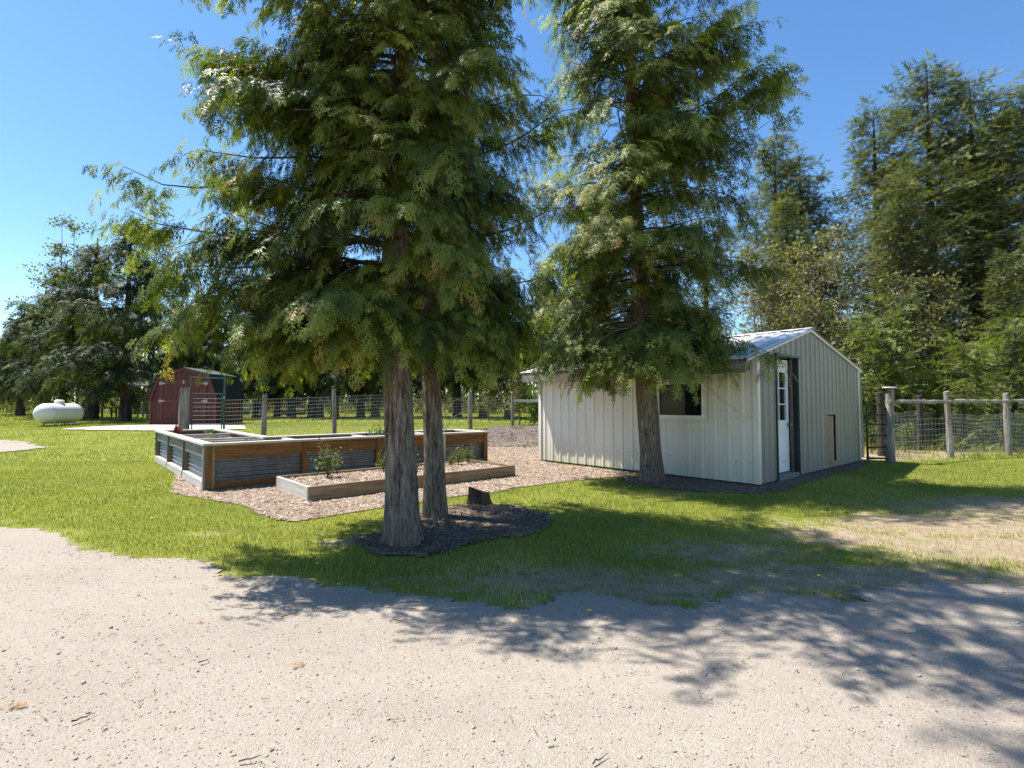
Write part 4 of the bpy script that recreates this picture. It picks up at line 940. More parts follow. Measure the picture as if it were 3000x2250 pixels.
sp += rand_specs(R1, 12, 2.3, 4.6, lambda z, a: 1.6, 1.0, az=lambda r: PI + r.uniform(-.8, .8))
sp += [(2.45, PI - .05, 2.95, .12, .13, -.05, .85), (3.0, PI + .05, 2.75, .10, .05, .08, .75), (3.25, PI - .35, 2.3, .12, .02, .2, .8), (3.7, PI + .1, 2.1, .30, .12, -.1, .8), (4.0, PI - .2, 2.0, .35, .05, .1, .75), (2.3, PI + .45, 1.75, .0, -.08, -.2, 1.), (2.35, PI - .5, 1.8, .0, -.06, .2, 1.),
       (2.2, PI + .15, 1.75, -.02, -.05, .1, 1.), (2.2, PI + .9, 1.5, -.03, -.12, 0, 1.), (2.7, PI + .7, 1.6, .0, -.15, 0, 1.), (2.3, -PI / 2 - .2, 1.3, .0, -.2, 0, 1.), (2.9, -PI / 2 + .3, 1.3, .05, -.2, 0, 1.), (3.4, -PI / 2, 1.25, .1, -.15, 0, 1.)]
sp += rand_specs(R1, 26, 2.2, 5.2, lambda z, a: 1.15 + .16 * (z - 2.2), 1.0, az=lambda r: -PI / 2 + r.uniform(-1.1, 1.1))
sp += [(2.02 + .03 * k, -PI / 2 + a_, L_, -.10, -.14, .1, 1.) for k, (a_, L_) in enumerate(((-.9, 1.1), (-.45, .95), (.05, .9), (.5, .95), (1.0, 1.05), (-1.4, 1.5), (-1.75, 1.6), (-2.1, 1.55)))]
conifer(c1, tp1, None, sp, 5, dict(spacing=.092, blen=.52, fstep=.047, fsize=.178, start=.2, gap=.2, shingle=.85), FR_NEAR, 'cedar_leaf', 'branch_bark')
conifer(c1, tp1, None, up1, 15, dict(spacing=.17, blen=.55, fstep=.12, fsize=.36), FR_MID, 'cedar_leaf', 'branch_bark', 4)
dead_twigs(c1, tp1, 26, R1)
for (z, a_, l) in ((.98, -2.2, .05), (1.32, -.9, .07), (1.55, -1.9, .06), (.62, -.4, .04), (1.7, -2.7, .10)):
    cx_, cy2 = np.interp(z, [q[2] for q in tp1], [q[0] for q in tp1]), np.interp(z, [q[2] for q in tp1], [q[1] for q in tp1])
    MB().tube([(cx_ + math.cos(a_) * (.10 + k * (l + .04)), cy2 + math.sin(a_) * (.10 + k * (l + .04)), z + .03 * k) for k in (0, .4, .8, 1)], [.022, .014, .011, .009], 7).build('branch_stub', 'cedar_bark', c1)
T2 = (-.86, 5.79); c2 = empty('cedar_tree', (*T2, 0), 0, 'slimmer near cedar just behind and right of the thickest trunk', 'tree', 'near cedar trees')
tp2 = [(0, 0, -.06), (0, 0, 0), (-.02, 0, .7), (-.05, 0, 1.4), (-.06, 0, 2.2), (-.02, 0, 4), (.05, 0, 7.7)]
bark_trunk(tp2, [.14, .132, .112, .104, .097, .075, .012], c2, 'cedar_bark', 80, .028, .008, .40, 8, 2.4, 6)
Lf2 = lambda z, a: (1.30 if z < 5. else max(.3, 1.30 * (7.8 - z) / 2.8)) * (1.12 if math.cos(a) > 0 else .9)
sp = rand_specs(R1, 46, 2.1, 5.6, Lf2, 1., (-.15, .15)); up2 = rand_specs(R1, 16, 5.6, 7.4, Lf2)
sp += [(3.1, .25, 2.1, .22, .10, .1, .35), (2.6, -.1, 1.7, .1, -.1, 0, .9), (2.25, .1, 1.45, -.06, -.1, .1, 1.), (2.2, -.5, 1.3, -.03, -.15, .1, 1.), (3.9, .0, 1.9, .4, .0, 0, .7), (4.6, .2, 1.6, .4, -.2, 0, .8)]
sp += rand_specs(R1, 18, 2.1, 4.8, lambda z, a: 1.1, 1.0, az=lambda r: r.uniform(-1.2, .9))
sp += [(2.0 + .03 * k, -PI / 2 + a_, L_, -.10, -.14, .1, 1.) for k, (a_, L_) in enumerate(((-.3, .8), (.3, .85), (.9, 1.1), (1.3, 1.3), (1.7, 1.3)))]
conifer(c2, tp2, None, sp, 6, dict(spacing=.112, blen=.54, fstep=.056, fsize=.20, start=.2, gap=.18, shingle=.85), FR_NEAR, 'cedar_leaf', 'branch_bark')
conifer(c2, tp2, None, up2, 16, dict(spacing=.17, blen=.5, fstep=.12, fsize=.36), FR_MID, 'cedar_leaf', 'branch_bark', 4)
dead_twigs(c2, tp2, 22, R1)
T3 = (2.28, 8.48); c3 = empty('cedar_tree', (*T3, 0), 0, 'tall open cedar growing close in front of the metal shed wall', 'tree', 'near cedar trees')
tp3 = [(.02, 0, -.06), (.02, 0, 0), (0, 0, .5), (-.06, 0, 1.5), (-.13, .02, 3), (-.22, .05, 5), (-.26, .05, 8), (-.22, .1, 11.2)]
bark_trunk(tp3, [.22, .21, .178, .16, .142, .115, .08, .015], c3, 'cedar_bark', 80, .03, .011, .22, 14, 2.4, 5)
Lf3 = lambda z, a: (1.95 if z < 8 else max(.4, 1.95 * (11.3 - z) / 3.3))
sp = rand_specs(R1, 60, 2.2, 4.6, Lf3, .9, (-.2, .05), (-.1, .3)) + rand_specs(R1, 70, 4.6, 9., Lf3, .7, (.0, .4), (.1, .5)) + rand_specs(R1, 20, 9., 11., Lf3, .7, (.0, .4), (.1, .5)) + rand_specs(R1, 22, 4.4, 8.4, lambda z, a: 1.2, .8, az=lambda r: -PI / 2 + r.uniform(-.9, .9))
sp += [(5.2, .05, 3.0, .42, .22, -.1, .8), (5.0, -.15, 2.7, .25, .10, .15, .5), (6.4, .25, 2.6, .5, .0, 0, .8), (5.4, .14, 2.8, .46, .12, -.05, 1.), (5.7, -.08, 2.6, .40, .15, .1, .9), (6.9, .1, 2.4, .5, .1, 0, .8), (5.1, .0, 2.9, .34, .2, 0, .9), (4.3, PI + .1, 2.2, .2, -.05, 0, .6), (2.6, -.3, 1.9, -.1, -.08, 0, 1.), (2.7, PI + .4, 1.9, -.12, -.08, 0, 1.), (2.5, -PI / 2, 1.3, -.1, -.15, 0, 1.), (2.4, -PI / 2 - .7, 1.5, -.12, -.1, 0, 1.), (2.45, -PI / 2 + .7, 1.5, -.1, -.1, 0, 1.),
       (2.3, PI + .05, 1.95, -.1, -.06, 0, 1.), (2.25, -PI / 2 - .35, 1.2, -.12, -.1, 0, 1.), (2.25, -PI / 2 + .35, 1.2, -.1, -.1, 0, 1.), (2.35, PI + .6, 1.9, -.12, -.05, 0, 1.), (2.4, -.55, 1.9, -.1, -.05, 0, 1.), (2.3, -.15, 2.1, -.06, -.06, 0, 1.), (2.3, PI - .1, 2.1, -.08, -.05, 0, 1.), (2.5, .15, 1.85, -.1, -.05, 0, 1.)]
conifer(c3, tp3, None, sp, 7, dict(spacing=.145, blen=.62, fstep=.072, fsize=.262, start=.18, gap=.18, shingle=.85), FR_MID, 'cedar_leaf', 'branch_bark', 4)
dead_twigs(c3, tp3, 60, R1, 'grey_twig', 1.9, 6, (.6, 1.9), .008)

# ---------------------------------------------------------------- prototypes for the trees behind
def far_cedar(seed, H, z0, R, dens=1., open_top=False):
    r = np.random.default_rng(seed); root = empty('cedar_tree', (0, 0, 0), 0, 'x', 'tree', 'cedars behind the lawn')
    tp = [(0, 0, -.2), (0, 0, .3), (r.uniform(-.15, .15), r.uniform(-.1, .1), H * .4), (r.uniform(-.2, .2), 0, H)]
    bark_trunk(tp, [.34, .26, .17, .02], root, 'dark_bark', 14, .25, .02, .3, seed, 3.)
    sp = rand_specs(r, 64, z0, H - .3, lambda z, a: R * (.75 + .25 * min(1, (z - z0) / 1.5)) * min(1, max(.18, (H - z) / (H * .55))), dens, (-.25, .1), (.1, .6))
    conifer(root, tp, None, sp, seed + 1, dict(spacing=.32, blen=1.0, fstep=.22, fsize=.66, start=.2, lat=.8, shingle=.6), FR_FAR, 'cedar_leaf_far', 'dark_bark', 3, .02)
    return root
def spruce(seed, H, R, z0=.8, mat='spruce_leaf', dens=1., dead=80, n=None):
    r = np.random.default_rng(seed); root = empty('spruce_tree', (0, 0, 0), 0, 'x', 'tree', 'spruces at the wood edge')
    tp = [(0, 0, -.2), (r.uniform(-.1, .1), 0, H * .5), (r.uniform(-.2, .2), r.uniform(-.2, .2), H)]
    bark_trunk(tp, [.02 * H, .012 * H, .01], root, 'dark_bark', 12, .3, .015, .25, seed, 3.)
    sp = []; z = z0
    while z < H - .1:
        t = (z - z0) / (H - z0); L0 = R * (1 - t) ** .68 + .2
        for k in range(int(r.integers(5, 9))):
            az = r.uniform(0, 2 * PI); gap = float(vnoise(np.array(math.cos(az) * 1.4 + 9), np.array(math.sin(az) * 1.4 + z * .45), seed))
            sp.append((z + r.uniform(-.15, .15), az, L0 * r.uniform(.7, 1.15) * (.66 + .85 * gap), r.uniform(-.25, .05) + .55 * t, r.uniform(-.05, .2), r.uniform(-.2, .2), dens * r.uniform(.35, 1.1)))
        z += .30 + .25 * (1 - t)
    conifer(root, tp, None, sp, seed + 1, dict(spacing=.28, blen=.78, fstep=.18, fsize=.46, start=.08, hang=.15, lat=.9), FR_SPR, mat, 'grey_twig', 3, .013)
    if dead: dead_twigs(root, tp, dead, r, 'grey_twig', 1., H * .6, (.8, 2.2), .012)
    return root
def leafy(name, seed, H, stems, nleaf, lsize, spread, leafmat, barkmat, z0=.35, rad=.03, levels=2, cat='tree', nb=9):
    r = np.random.default_rng(seed); root = empty(name, (0, 0, 0), 0, 'x', cat); m = MB(); tips = []
    for s_ in range(stems):
        az = r.uniform(0, 2 * PI); h = H * r.uniform(.8, 1.05); tilt = spread * r.uniform(.1, .35) * (1 if stems > 1 else .3)
        t = np.linspace(0, 1, 9); path = np.stack([tilt * np.cos(az) * t * h * .5 + .06 * h * .2 * np.sin(t * 5 + s_), tilt * np.sin(az) * t * h * .5 + .05 * h * .2 * np.cos(t * 4 + s_), h * t - .05], -1)
        m.tube(path, np.linspace(rad, rad * .15, 9), 6, False)
        for k in range(nb):
            z = r.uniform(z0, .97); p0 = [np.interp(z, t, path[:, i]) for i in range(3)]; L = h * spread * r.uniform(.25, .55) * (1.15 - z * .75)
            a2 = r.uniform(0, 2 * PI); pa = branch_path(p0, a2, L, r.uniform(.3, 1.1), r.uniform(-.5, .1), r.uniform(-.5, .5), 6); m.tube(pa, np.linspace(rad * .4, rad * .06, 6), 4, False); tips.append(pa)
            if levels > 1:
                for q in range(4):
                    j = int(r.integers(1, 6)); pb_ = branch_path(pa[j], a2 + r.uniform(-1.1, 1.1), L * r.uniform(.3, .55), r.uniform(-.1, .9), r.uniform(-.4, .1), r.uniform(-.6, .6), 5); m.tube(pb_, np.linspace(rad * .2, rad * .04, 5), 3, False); tips.append(pb_)
    m.build('stems', barkmat, root, kind='stuff')
    if nleaf:
        A = np.concatenate([p[1:] for p in tips]); i = r.integers(0, len(A), nleaf); cl = r.normal(0, lsize * 1.1, (nleaf, 3)); P = A[i] + cl; P[:, 2] = np.maximum(P[:, 2], .03)
        D = r.normal(0, 1, (nleaf, 3)) + (0, 0, -.3); N = r.normal(0, .7, (nleaf, 3)) + (0, 0, .8); S = lsize * r.uniform(.6, 1.3, nleaf); T = np.clip(r.normal(.5, .22, nleaf), 0, 1)
        spray('crown', [LEAF], P, D, N, S, T, leafmat, root)
    return root
def used(root, loc, rz, sc, label, cnt=[0]):
    """place the prototype itself the first time, copies afterwards"""
    if root.get('_placed'):
        return copy_tree(root, loc, rz, sc, label)
    root['_placed'] = 1; root.location = loc; root.rotation_euler = (0, 0, rz); root.scale = (sc, sc, sc) if isinstance(sc, (int, float)) else sc; root['label'] = label; return root
FC = [far_cedar(201, 9.6, 2.3, 2.6), far_cedar(207, 8.8, 2.5, 2.3), far_cedar(213, 10.2, 2.1, 2.9, .9)]
LC = [  # x, y, prototype, scale, label
    (-22.35, 27.3, 0, 1.02, 'big dark cedar with bare trunk rising just right of the propane tank'),
    (-18.55, 24.6, 2, .98, 'big dark cedar with stout trunk halfway between propane tank and red shed'),
    (-29.5, 32.5, 1, .92, 'dark cedar behind the left end of the propane tank'),
    (-26.0, 29.6, 2, .90, 'bushy cedar directly behind the propane tank'),
    (-16.6, 27.6, 1, .78, 'dark cedar directly behind the peak of the red shed'),
    (-15.3, 31.5, 0, .66, 'shorter cedar behind the right slope of the red shed'),
    (-14.6, 29.2, 1, .72, 'leaning cedar just right of the red shed, left of a pair'),
    (-14.0, 30.6, 2, .70, 'cedar just right of the red shed, right of a pair'),
    (-13.0, 30.2, 1, .95, 'dark cedar behind the shorter post of the wire fence'),
    (-12.1, 31.0, 0, .95, 'multi-trunk cedar clump left of the tallest wire fence post, left stem'),
    (-11.5, 30.6, 1, .90, 'multi-trunk cedar clump left of the tallest wire fence post, right stem'),
    (-10.3, 29.8, 2, .95, 'stout dark cedar right behind the tallest wire fence post'),
    (-9.3, 31.5, 0, .95, 'cedar in the far row just right of the tallest wire fence post'),
    (-8.2, 30.8, 1, .98, 'cedar in the far row left of the thick near trunk'),
    (-6.4, 31.4, 2, .95, 'cedar in the far row seen behind the two near trunks'),
    (-4.9, 30.0, 0, .98, 'cedar in the far row right of the slim near trunk'),
    (-3.3, 31.0, 1, 1.02, 'cedar in the far row behind the bare vine on the fence'),
    (-1.7, 30.2, 2, .95, 'cedar in the far row behind the right wire fence post'),
    (-.2, 28.5, 0, .92, 'cedar in the far row left of the yellow-leaved shrub'),
    (2.0, 29.5, 1, 1.05, 'cedar rising behind the left end of the metal shed roof'),
    (4.8, 27.0, 2, 1.05, 'cedar rising behind the middle of the metal shed'),
    (-33.5, 35.0, 0, .85, 'dark cedar at the far left edge of the tree group'),
    (-38.0, 39.5, 2, .80, 'leftmost far cedar at the edge of the picture'),
    (8.0, 28.5, 0, 1.1, 'cedar behind the tall open cedar and the shed roof'),
]
for (x, y, k, sc, lb) in LC: used(FC[k], (x, y, gzf(x, y)), (x * 7.3 + y) % 6.28, sc, lb)
SP = [spruce(301, 15.5, 4.0), spruce(307, 14.5, 3.4, .6, 'spruce_leaf', .9, 110)]; SP.append(SP[1])
YS = spruce(331, 3.6, 1.15, .25, 'spring_leaf', 1., 0)
SL = [
    (18.2, 22.0, 0, 1.04, 'tallest spruce, its ragged top highest at the right of the picture'), (19.9, 21.6, 1, 1.06, 'tall spruce right beside the tallest one, its top leaning right'),
    (17.4, 24.0, 1, 1.06, 'dark pointed spruce left of the tallest pair'), (14.9, 26.0, 1, .97, 'dark spruce spire left of the open sky gap'), (13.3, 25.5, 2, 1.02, 'spruce just behind the right edge of the tall open cedar'),
    (20.9, 20.4, 2, .98, 'thin-topped spruce at the right edge of the picture'), (18.3, 30.5, 1, .82, 'small far spruce spire in the open sky gap'), (15.8, 20.5, 2, .74, 'ragged spruce with many dead boughs above the tube gate'),
    (22.8, 23.5, 0, .95, 'spruce partly cut off by the right edge of the picture'), (12.2, 22.5, 2, .72, 'short spruce behind the shed ridge'), (19.2, 18.3, 2, .55, 'low dark spruce behind the farthest right fence post'), (17.2, 17.6, 1, .45, 'low spruce behind the middle fence rail'),
    (24.5, 27.0, 1, 1.0, 'spruce deep in the wood at far right'), (21.5, 28.0, 0, .9, 'spruce deep in the wood behind the tallest pair'), (11.5, 30.0, 1, .85, 'far spruce hidden behind the tall open cedar crown'), (16.5, 30.0, 0, .7, 'far spruce filling the gap under the small spire')]
for (x, y, k, sc, lb) in SL: used(SP[k], (x, y, gzf(x, y)), (x * 3.1 + y) % 6.28, sc, lb)
used(YS, (12.7, 14.4, 0), .4, .85, 'young bright green spruce behind the middle rail fence post')
used(YS, (14.9, 15.2, 0), 1.9, 1.05, 'young bright green spruce behind the far right rail')
used(YS, (11.3, 15.6, 0), 2.9, 1.15, 'young bright green spruce behind the first fence rail')
# dead-twigged trees behind the shed gable
DT = [leafy('bare_tree', 401, 7.6, 2, 2300, .13, .60, 'yellow_leaf', 'grey_twig', .15, .06, 2, 'tree', 34), leafy('bare_tree', 405, 7.0, 3, 2000, .13, .55, 'yellow_leaf', 'grey_twig', .12, .05, 2, 'tree', 26)]
for (x, y, k, sc, lb) in [(10.4, 17.2, 0, 1.0, 'twiggy grey half-dead tree behind the shed roof peak'), (12.1, 18.2, 1, 1.08, 'tangled grey half-dead tree right of the shed roof peak'), (9.2, 18.6, 1, 1.0, 'twiggy grey tree showing left of the shed roof peak'), (13.9, 18.0, 0, .85, 'grey half-dead tree above the tube gate'), (16.6, 19.2, 0, .9, 'grey half-dead tree in front of the tallest spruces'), (11.0, 20.5, 0, 1.1, 'tall grey half-dead tree deeper behind the shed')]:
    used(DT[k], (x, y, 0), x * 2.2, sc, lb)
ML = leafy('maple_sapling', 411, 4.2, 2, 1300, .13, .5, 'spring_leaf', 'grey_twig', .2, .03, 2, 'sapling', 12)
for (x, y, sc, lb) in [(12.0, 16.3, 1.0, 'bright green maple sapling right of the shed gable'), (10.7, 15.4, .72, 'low bright green sapling above the tube gate'), (14.6, 17.0, .8, 'bright green sapling behind the first rail of the fence'), (9.7, 15.0, .55, 'small leafy sapling hugging the shed corner')]:
    used(ML, (x, y, 0), x, sc, lb)
YB = leafy('yellow_shrub', 421, 2.9, 5, 1500, .11, .6, 'yellow_leaf', 'grey_twig', .2, .022, 2, 'shrub', 9)
for (x, y, sc, lb) in [(.3, 21.2, .95, 'yellow-leaved shrub left of the shed eave, behind the fence corner'), (1.6, 21.6, 1.1, 'thin-stemmed yellow-leaved shrub close to the left end of the shed'), (-1.2, 26.0, .9, 'yellowish shrub in the shade behind the right fence post')]:
    used(YB, (x, y, gzf(x, y)), x * 3, sc, lb)
GB = leafy('green_shrub', 427, 1.3, 7, 1100, .09, .8, 'weed_leaf', 'grey_twig', .15, .012, 1, 'shrub', 7)
for (x, y, sc, lb) in [(.9, 20.6, 1., 'low round green shrub at the corner of the garden plot'), (13.6, 13.9, .75, 'small yellow-green shrub beside the right fence post'), (14.3, 14.2, .7, 'small green shrub at the right edge behind the wire')]:
    used(GB, (x, y, gzf(x, y)), x * 3, sc, lb)
BI = leafy('birch_tree', 431, 13.2, 2, 2600, .17, .34, 'birch_leaf', 'birch_bark', .35, .09, 2, 'tree', 26)
for (x, y, sc, lb) in [(-22.9, 32.5, 1.02, 'tall airy pale birch rising above the cedars left of the red shed'), (-27.4, 31.2, .92, 'airy pale birch at the left edge of the cedars'), (-20.3, 31.5, .62, 'slim pale birch trunk just left of the red shed'), (-18.9, 30.6, .58, 'slim pale birch trunk against the red shed wall')]:
    used(BI, (x, y, gzf(x, y)), x, sc, lb)
# the far wood: thin stems in spring leaf; the nearest stems singly, the rest as one mass
SA = [leafy('sapling_tree', 441 + i, [6.2, 7.2, 5.2][i], 1, [260, 320, 240][i], .16, .30, 'birch_leaf' if i else 'yellow_leaf', 'grey_twig', .2, .05, 1, 'tree', 14) for i in range(3)]
rw = np.random.default_rng(77)
for i in range(54):
    x = -50 + 52 * (i + rw.uniform(0, 1)) / 54; y = rw.uniform(42, 46)
    o = used(SA[i % 3], (x, y, gzf(x, y)), rw.uniform(0, 6), rw.uniform(.85, 1.2), 'thin sapling with sparse pale spring leaves at the edge of the far wood'); o['group'] = 'saplings at the edge of the far wood'
m = MB(); P = []
for i in range(520):
    x = rw.uniform(-95, 24); y = rw.uniform(46, 62); h = rw.uniform(5, 9.5); lean = rw.uniform(-.5, .5); z = gzf(x, y)
    m.tube([(x, y, z - .2), (x + lean * .4, y, z + h * .5), (x + lean, y, z + h)], [rw.uniform(.04, .10), .05, .01], 4, False)
    for k in range(int(rw.integers(50, 120))): P.append((x + lean + rw.normal(0, .9), y + rw.normal(0, .7), z + h * rw.uniform(.08, 1.05)))
fw = empty('far_wood', (0, 0, 0), 0, 'hazy mass of thin stems and pale spring leaves beyond the lawn', 'woods'); fw['kind'] = 'stuff'
m.build('stems', 'grey_twig', fw, kind='stuff'); P = np.array(P); n = len(P)
spray('leaves', [LEAF], P, rw.normal(0, 1, (n, 3)), rw.normal(0, .7, (n, 3)) + (0, 0, .6), rw.uniform(.26, .62, n), np.clip(rw.normal(.45, .25, n), 0, 1), 'birch_leaf', fw)
n = 5000; x = rw.uniform(-95, 10, n); y = rw.uniform(41.5, 47, n); P = np.stack([x, y, gz(x, y) + np.abs(rw.normal(0, .45, n))], -1)
br = spray('brush', FR_FAR, P, rw.normal(0, .5, (n, 3)) + (0, 0, 1.), rw.normal(0, 1, (n, 3)), rw.uniform(.3, .9, n), np.clip(rw.normal(.5, .25, n), 0, 1), 'yellow_leaf', None); tag(br, 'low tangled green and straw brush along the foot of the far wood', 'undergrowth')
n = 3500; x = rw.uniform(6, 34, n); y = rw.uniform(19, 36, n); P = np.stack([x, y, np.abs(rw.normal(0, 1.3, n))], -1)
br = spray('wood_understorey', FR_FAR, P, rw.normal(0, .7, (n, 3)) + (0, 0, .6), rw.normal(0, 1, (n, 3)), rw.uniform(.4, 1.0, n), np.clip(rw.normal(.3, .25, n), 0, 1), 'cedar_leaf_far', None); tag(br, 'dark tangled understorey deep in the spruce wood', 'undergrowth')
n = 3600; x = rw.uniform(8.5, 22, n); y = rw.uniform(14.2, 18.5, n); P = np.stack([x, y, np.abs(rw.normal(0, .35, n))], -1); m = MB()
for i in range(900):
    a = rw.uniform(0, 6.28); l = rw.uniform(.3, 1.1); x0 = rw.uniform(8.2, 20); y0 = rw.uniform(13.8, 18) ; z0 = rw.uniform(0, .5)
    m.tube(branch_path((x0, y0, z0), a, l, rw.uniform(-.1, .9), rw.uniform(-.6, .1), rw.uniform(-1, 1), 5), np.linspace(.007, .002, 5), 3, False)
bb = m.build('brushwood', 'grey_twig', None, kind='stuff'); tag(bb, 'pale dead brushwood littering the ground behind the rail fence', 'brushwood')
# ---------------------------------------------------------------- small plants
BU = leafy('blueberry_bush', 501, .50, 8, 330, .038, 1.15, 'spring_leaf', 'branch_bark', .2, .005, 2, 'bush', 6)
BV = leafy('blueberry_bush', 503, .36, 4, 300, .040, .45, 'spring_leaf', 'branch_bark', .1, .004, 1, 'bush', 7)
def on_planter(x, y): p = grid_pt(PLT, x, y); return (p[0], p[1], .13)
used(BU, on_planter(.62, .95), .3, 1.05, 'largest twiggy bush near the left end of the low planter')
used(BU, on_planter(1.62, 1.08), 2.1, .66, 'small twiggy bush in the planter just left of the thick trunk')
used(BV, on_planter(2.10, 1.0), .5, 1.15, 'bright yellow-green upright bush in the planter between the two near trunks')
used(BV, on_planter(2.62, 1.0), 1.4, .62, 'small yellow-green bush in the planter right beside the slim trunk')
used(BV, on_planter(2.93, 1.05), 2.4, .55, 'tiny low bush between two others near the right end of the planter')
used(BU, on_planter(3.06, .98), 3.9, .70, 'slender twiggy bush near the right end of the low planter')
used(BU, on_planter(3.38, 1.12), 5.0, .66, 'rightmost slender bush in the low planter')
SB = leafy('strawberry_plant', 511, .22, 7, 110, .045, 1.2, 'weed_leaf', 'branch_bark', .3, .003, 1, 'plant', 5)
def on_bed(x, y, z=.53): p = grid_pt(BED, x, y); return (p[0], p[1], z)
used(SB, on_bed(.6, 2.4), .3, .9, 'small green seedling in the middle bay of the left bed wing'); used(SB, on_bed(.8, 4.1), 1.3, .8, 'small green seedling in the back bay of the left bed wing')
used(SB, on_bed(3.05, .75), 2.3, 1.3, 'leafy green plant in the tall bed left of the thick trunk'); used(SB, on_bed(4.55, .7), 3.3, 1.1, 'small green plant in the tall bed right of the slim trunk'); used(SB, on_bed(.75, .75), 4.3, .7, 'small seedling in the front corner of the tall bed')
dl = empty('red_plant', on_bed(.35, 4.75, .52), 0, 'dark red upright leafy plant at the back corner of the tall bed', 'plant')
r = np.random.default_rng(5); n = 9; a = r.uniform(0, 6.28, n)
spray('leaves', [LEAF], np.zeros((n, 3)) + (0, 0, .02), np.stack([np.cos(a) * .45, np.sin(a) * .45, np.ones(n)], -1), np.stack([np.cos(a), np.sin(a), np.zeros(n) + .4], -1), r.uniform(.18, .30, n), r.uniform(0, 1, n), 'red_leaf', dl, 'stuff', .7)
# bare vines trained on the wire fence
def vine(name, base, pts_list, label):
    v = empty(name, base, 0, label, 'vine'); m = MB()
    for pts in pts_list: 
        P = np.array(pts, float); t = np.linspace(0, 1, len(P)); tt = np.linspace(0, 1, 24); C = np.stack([np.interp(tt, t, P[:, k]) for k in range(3)], -1)
        for _ in range(3): C[1:-1] = (C[:-2] + 2 * C[1:-1] + C[2:]) / 4
        m.tube(C, np.linspace(.014, .005, 24), 6, False)
    m.build('stems', 'grey_twig', v, kind='stuff'); return v
vb = (-4.05, 15.95); vine('bare_vine', (*vb, gzf(*vb)), [[(0, 0, 0), (-.06, 0, .45), (-.02, .02, .85), (.25, .2, 1.1), (.8, .7, 1.18)], [(0, 0, 0), (.12, .1, .3), (.42, .4, .75), (.6, .55, 1.05)], [(-.02, .02, .85), (-.25, -.2, 1.05), (-.5, -.4, 1.0)]], 'bare curving vine trained on the wire fence left of the thick trunk')
vb = (-2.3, 17.6); vine('bare_vine', (*vb, gzf(*vb)), [[(0, 0, 0), (-.1, 0, .3), (.1, .1, .7), (.3, .3, 1.12), (.8, .75, 1.05)], [(0, 0, 0), (.2, .18, .45), (.5, .45, .6), (.75, .7, 1.0)], [(.1, .1, .7), (-.2, -.2, 1.15), (-.7, -.6, 1.2)]], 'bare branching vine trained on the wire fence beside the slim trunk')
# weeds by the rail fence
WD = leafy('weed_clump', 521, .85, 14, 420, .06, .7, 'weed_leaf', 'branch_bark', .1, .004, 1, 'weeds', 4)
for (x, y, sc, lb) in [(9.3, 13.3, 1.0, 'tall green weeds seen through the first wire bay beside the tube gate'), (10.4, 13.6, .95, 'leafy weeds left of the middle fence post'), (11.4, 13.5, .62, 'low broad-leaved weeds at the foot of the middle fence post'), (9.0, 14.6, 1.1, 'tall green weeds behind the tube gate'), (13.0, 13.9, .5, 'low weeds along the foot of the sagging wire'), (12.0, 14.2, .55, 'low weeds in the shade behind the sagging wire')]:
    used(WD, (x, y, 0), x * 5, sc, lb)
# stump
sm = empty('tree_stump', (-.42, 6.55, 0), .4, 'small dark tree stump cut at a slant behind the near cedars', 'stump')
n = 28; V = []
for i, z in enumerate((-.04, .03, .08, .13, 1.)):
    for k in range(n):
        a = 2 * PI * k / n; rr = (.175, .15, .138, .13, .128)[i] * (1 + .10 * math.sin(k * 2.7 + 1) * math.cos(k * .9)); zz = z if i < 4 else .165 - .05 * math.cos(a)
        V.append((rr * math.cos(a), rr * math.sin(a), zz))
F4 = [(i * n + k, i * n + (k + 1) % n, (i + 1) * n + (k + 1) % n, (i + 1) * n + k) for i in range(4) for k in range(n)]
MB().add(V, F4).build('bark', 'stump_bark', sm); MB().add([(v[0] * .985, v[1] * .985, v[2] - .002) for v in V[4 * n:]], [tuple(range(n))]).build('sawn_face', 'dark_wood', sm)

# ---------------------------------------------------------------- litter on the drive: sprigs, twigs, dandelions
def flat_sprig(loc, rz, n, size, label, seed):
    r = np.random.default_rng(seed); a = r.uniform(-.8, .8, n) + r.choice([0, PI], n); P = np.stack([r.normal(0, size * .35, n), r.normal(0, size * .22, n), r.uniform(.008, .02, n)], -1)
    o = spray('dead_cedar_sprig', FR_NEAR, P, np.stack([np.cos(a), np.sin(a), np.zeros(n) + .08], -1), r.normal(0, .2, (n, 3)) + (0, 0, 1), size * r.uniform(.5, 1., n), r.uniform(0, 1, n), 'dead_sprig', None, None)
    o.location = loc; o.rotation_euler = (0, 0, rz); return tag(o, label, 'sprig')
flat_sprig((-2.04, 2.16, .004), .2, 12, .040, 'orange dead cedar sprig on the gravel at the bottom left', 1)
flat_sprig((-1.02, 2.5, .004), .9, 7, .035, 'small orange dead cedar sprig on the gravel left of centre', 2)
flat_sprig((-1.78, 2.98, .004), .1, 5, .03, 'tiny reddish dead sprig on the gravel nearest the lawn', 3)
def twig_path(x, y, a, L, r):
    p = branch_path((x, y, .012), a, L, 0, 0, r.uniform(-.5, .5), 6); p[:, 2] = .008 + r.uniform(0, .01, 6); return p
rt = np.random.default_rng(9)
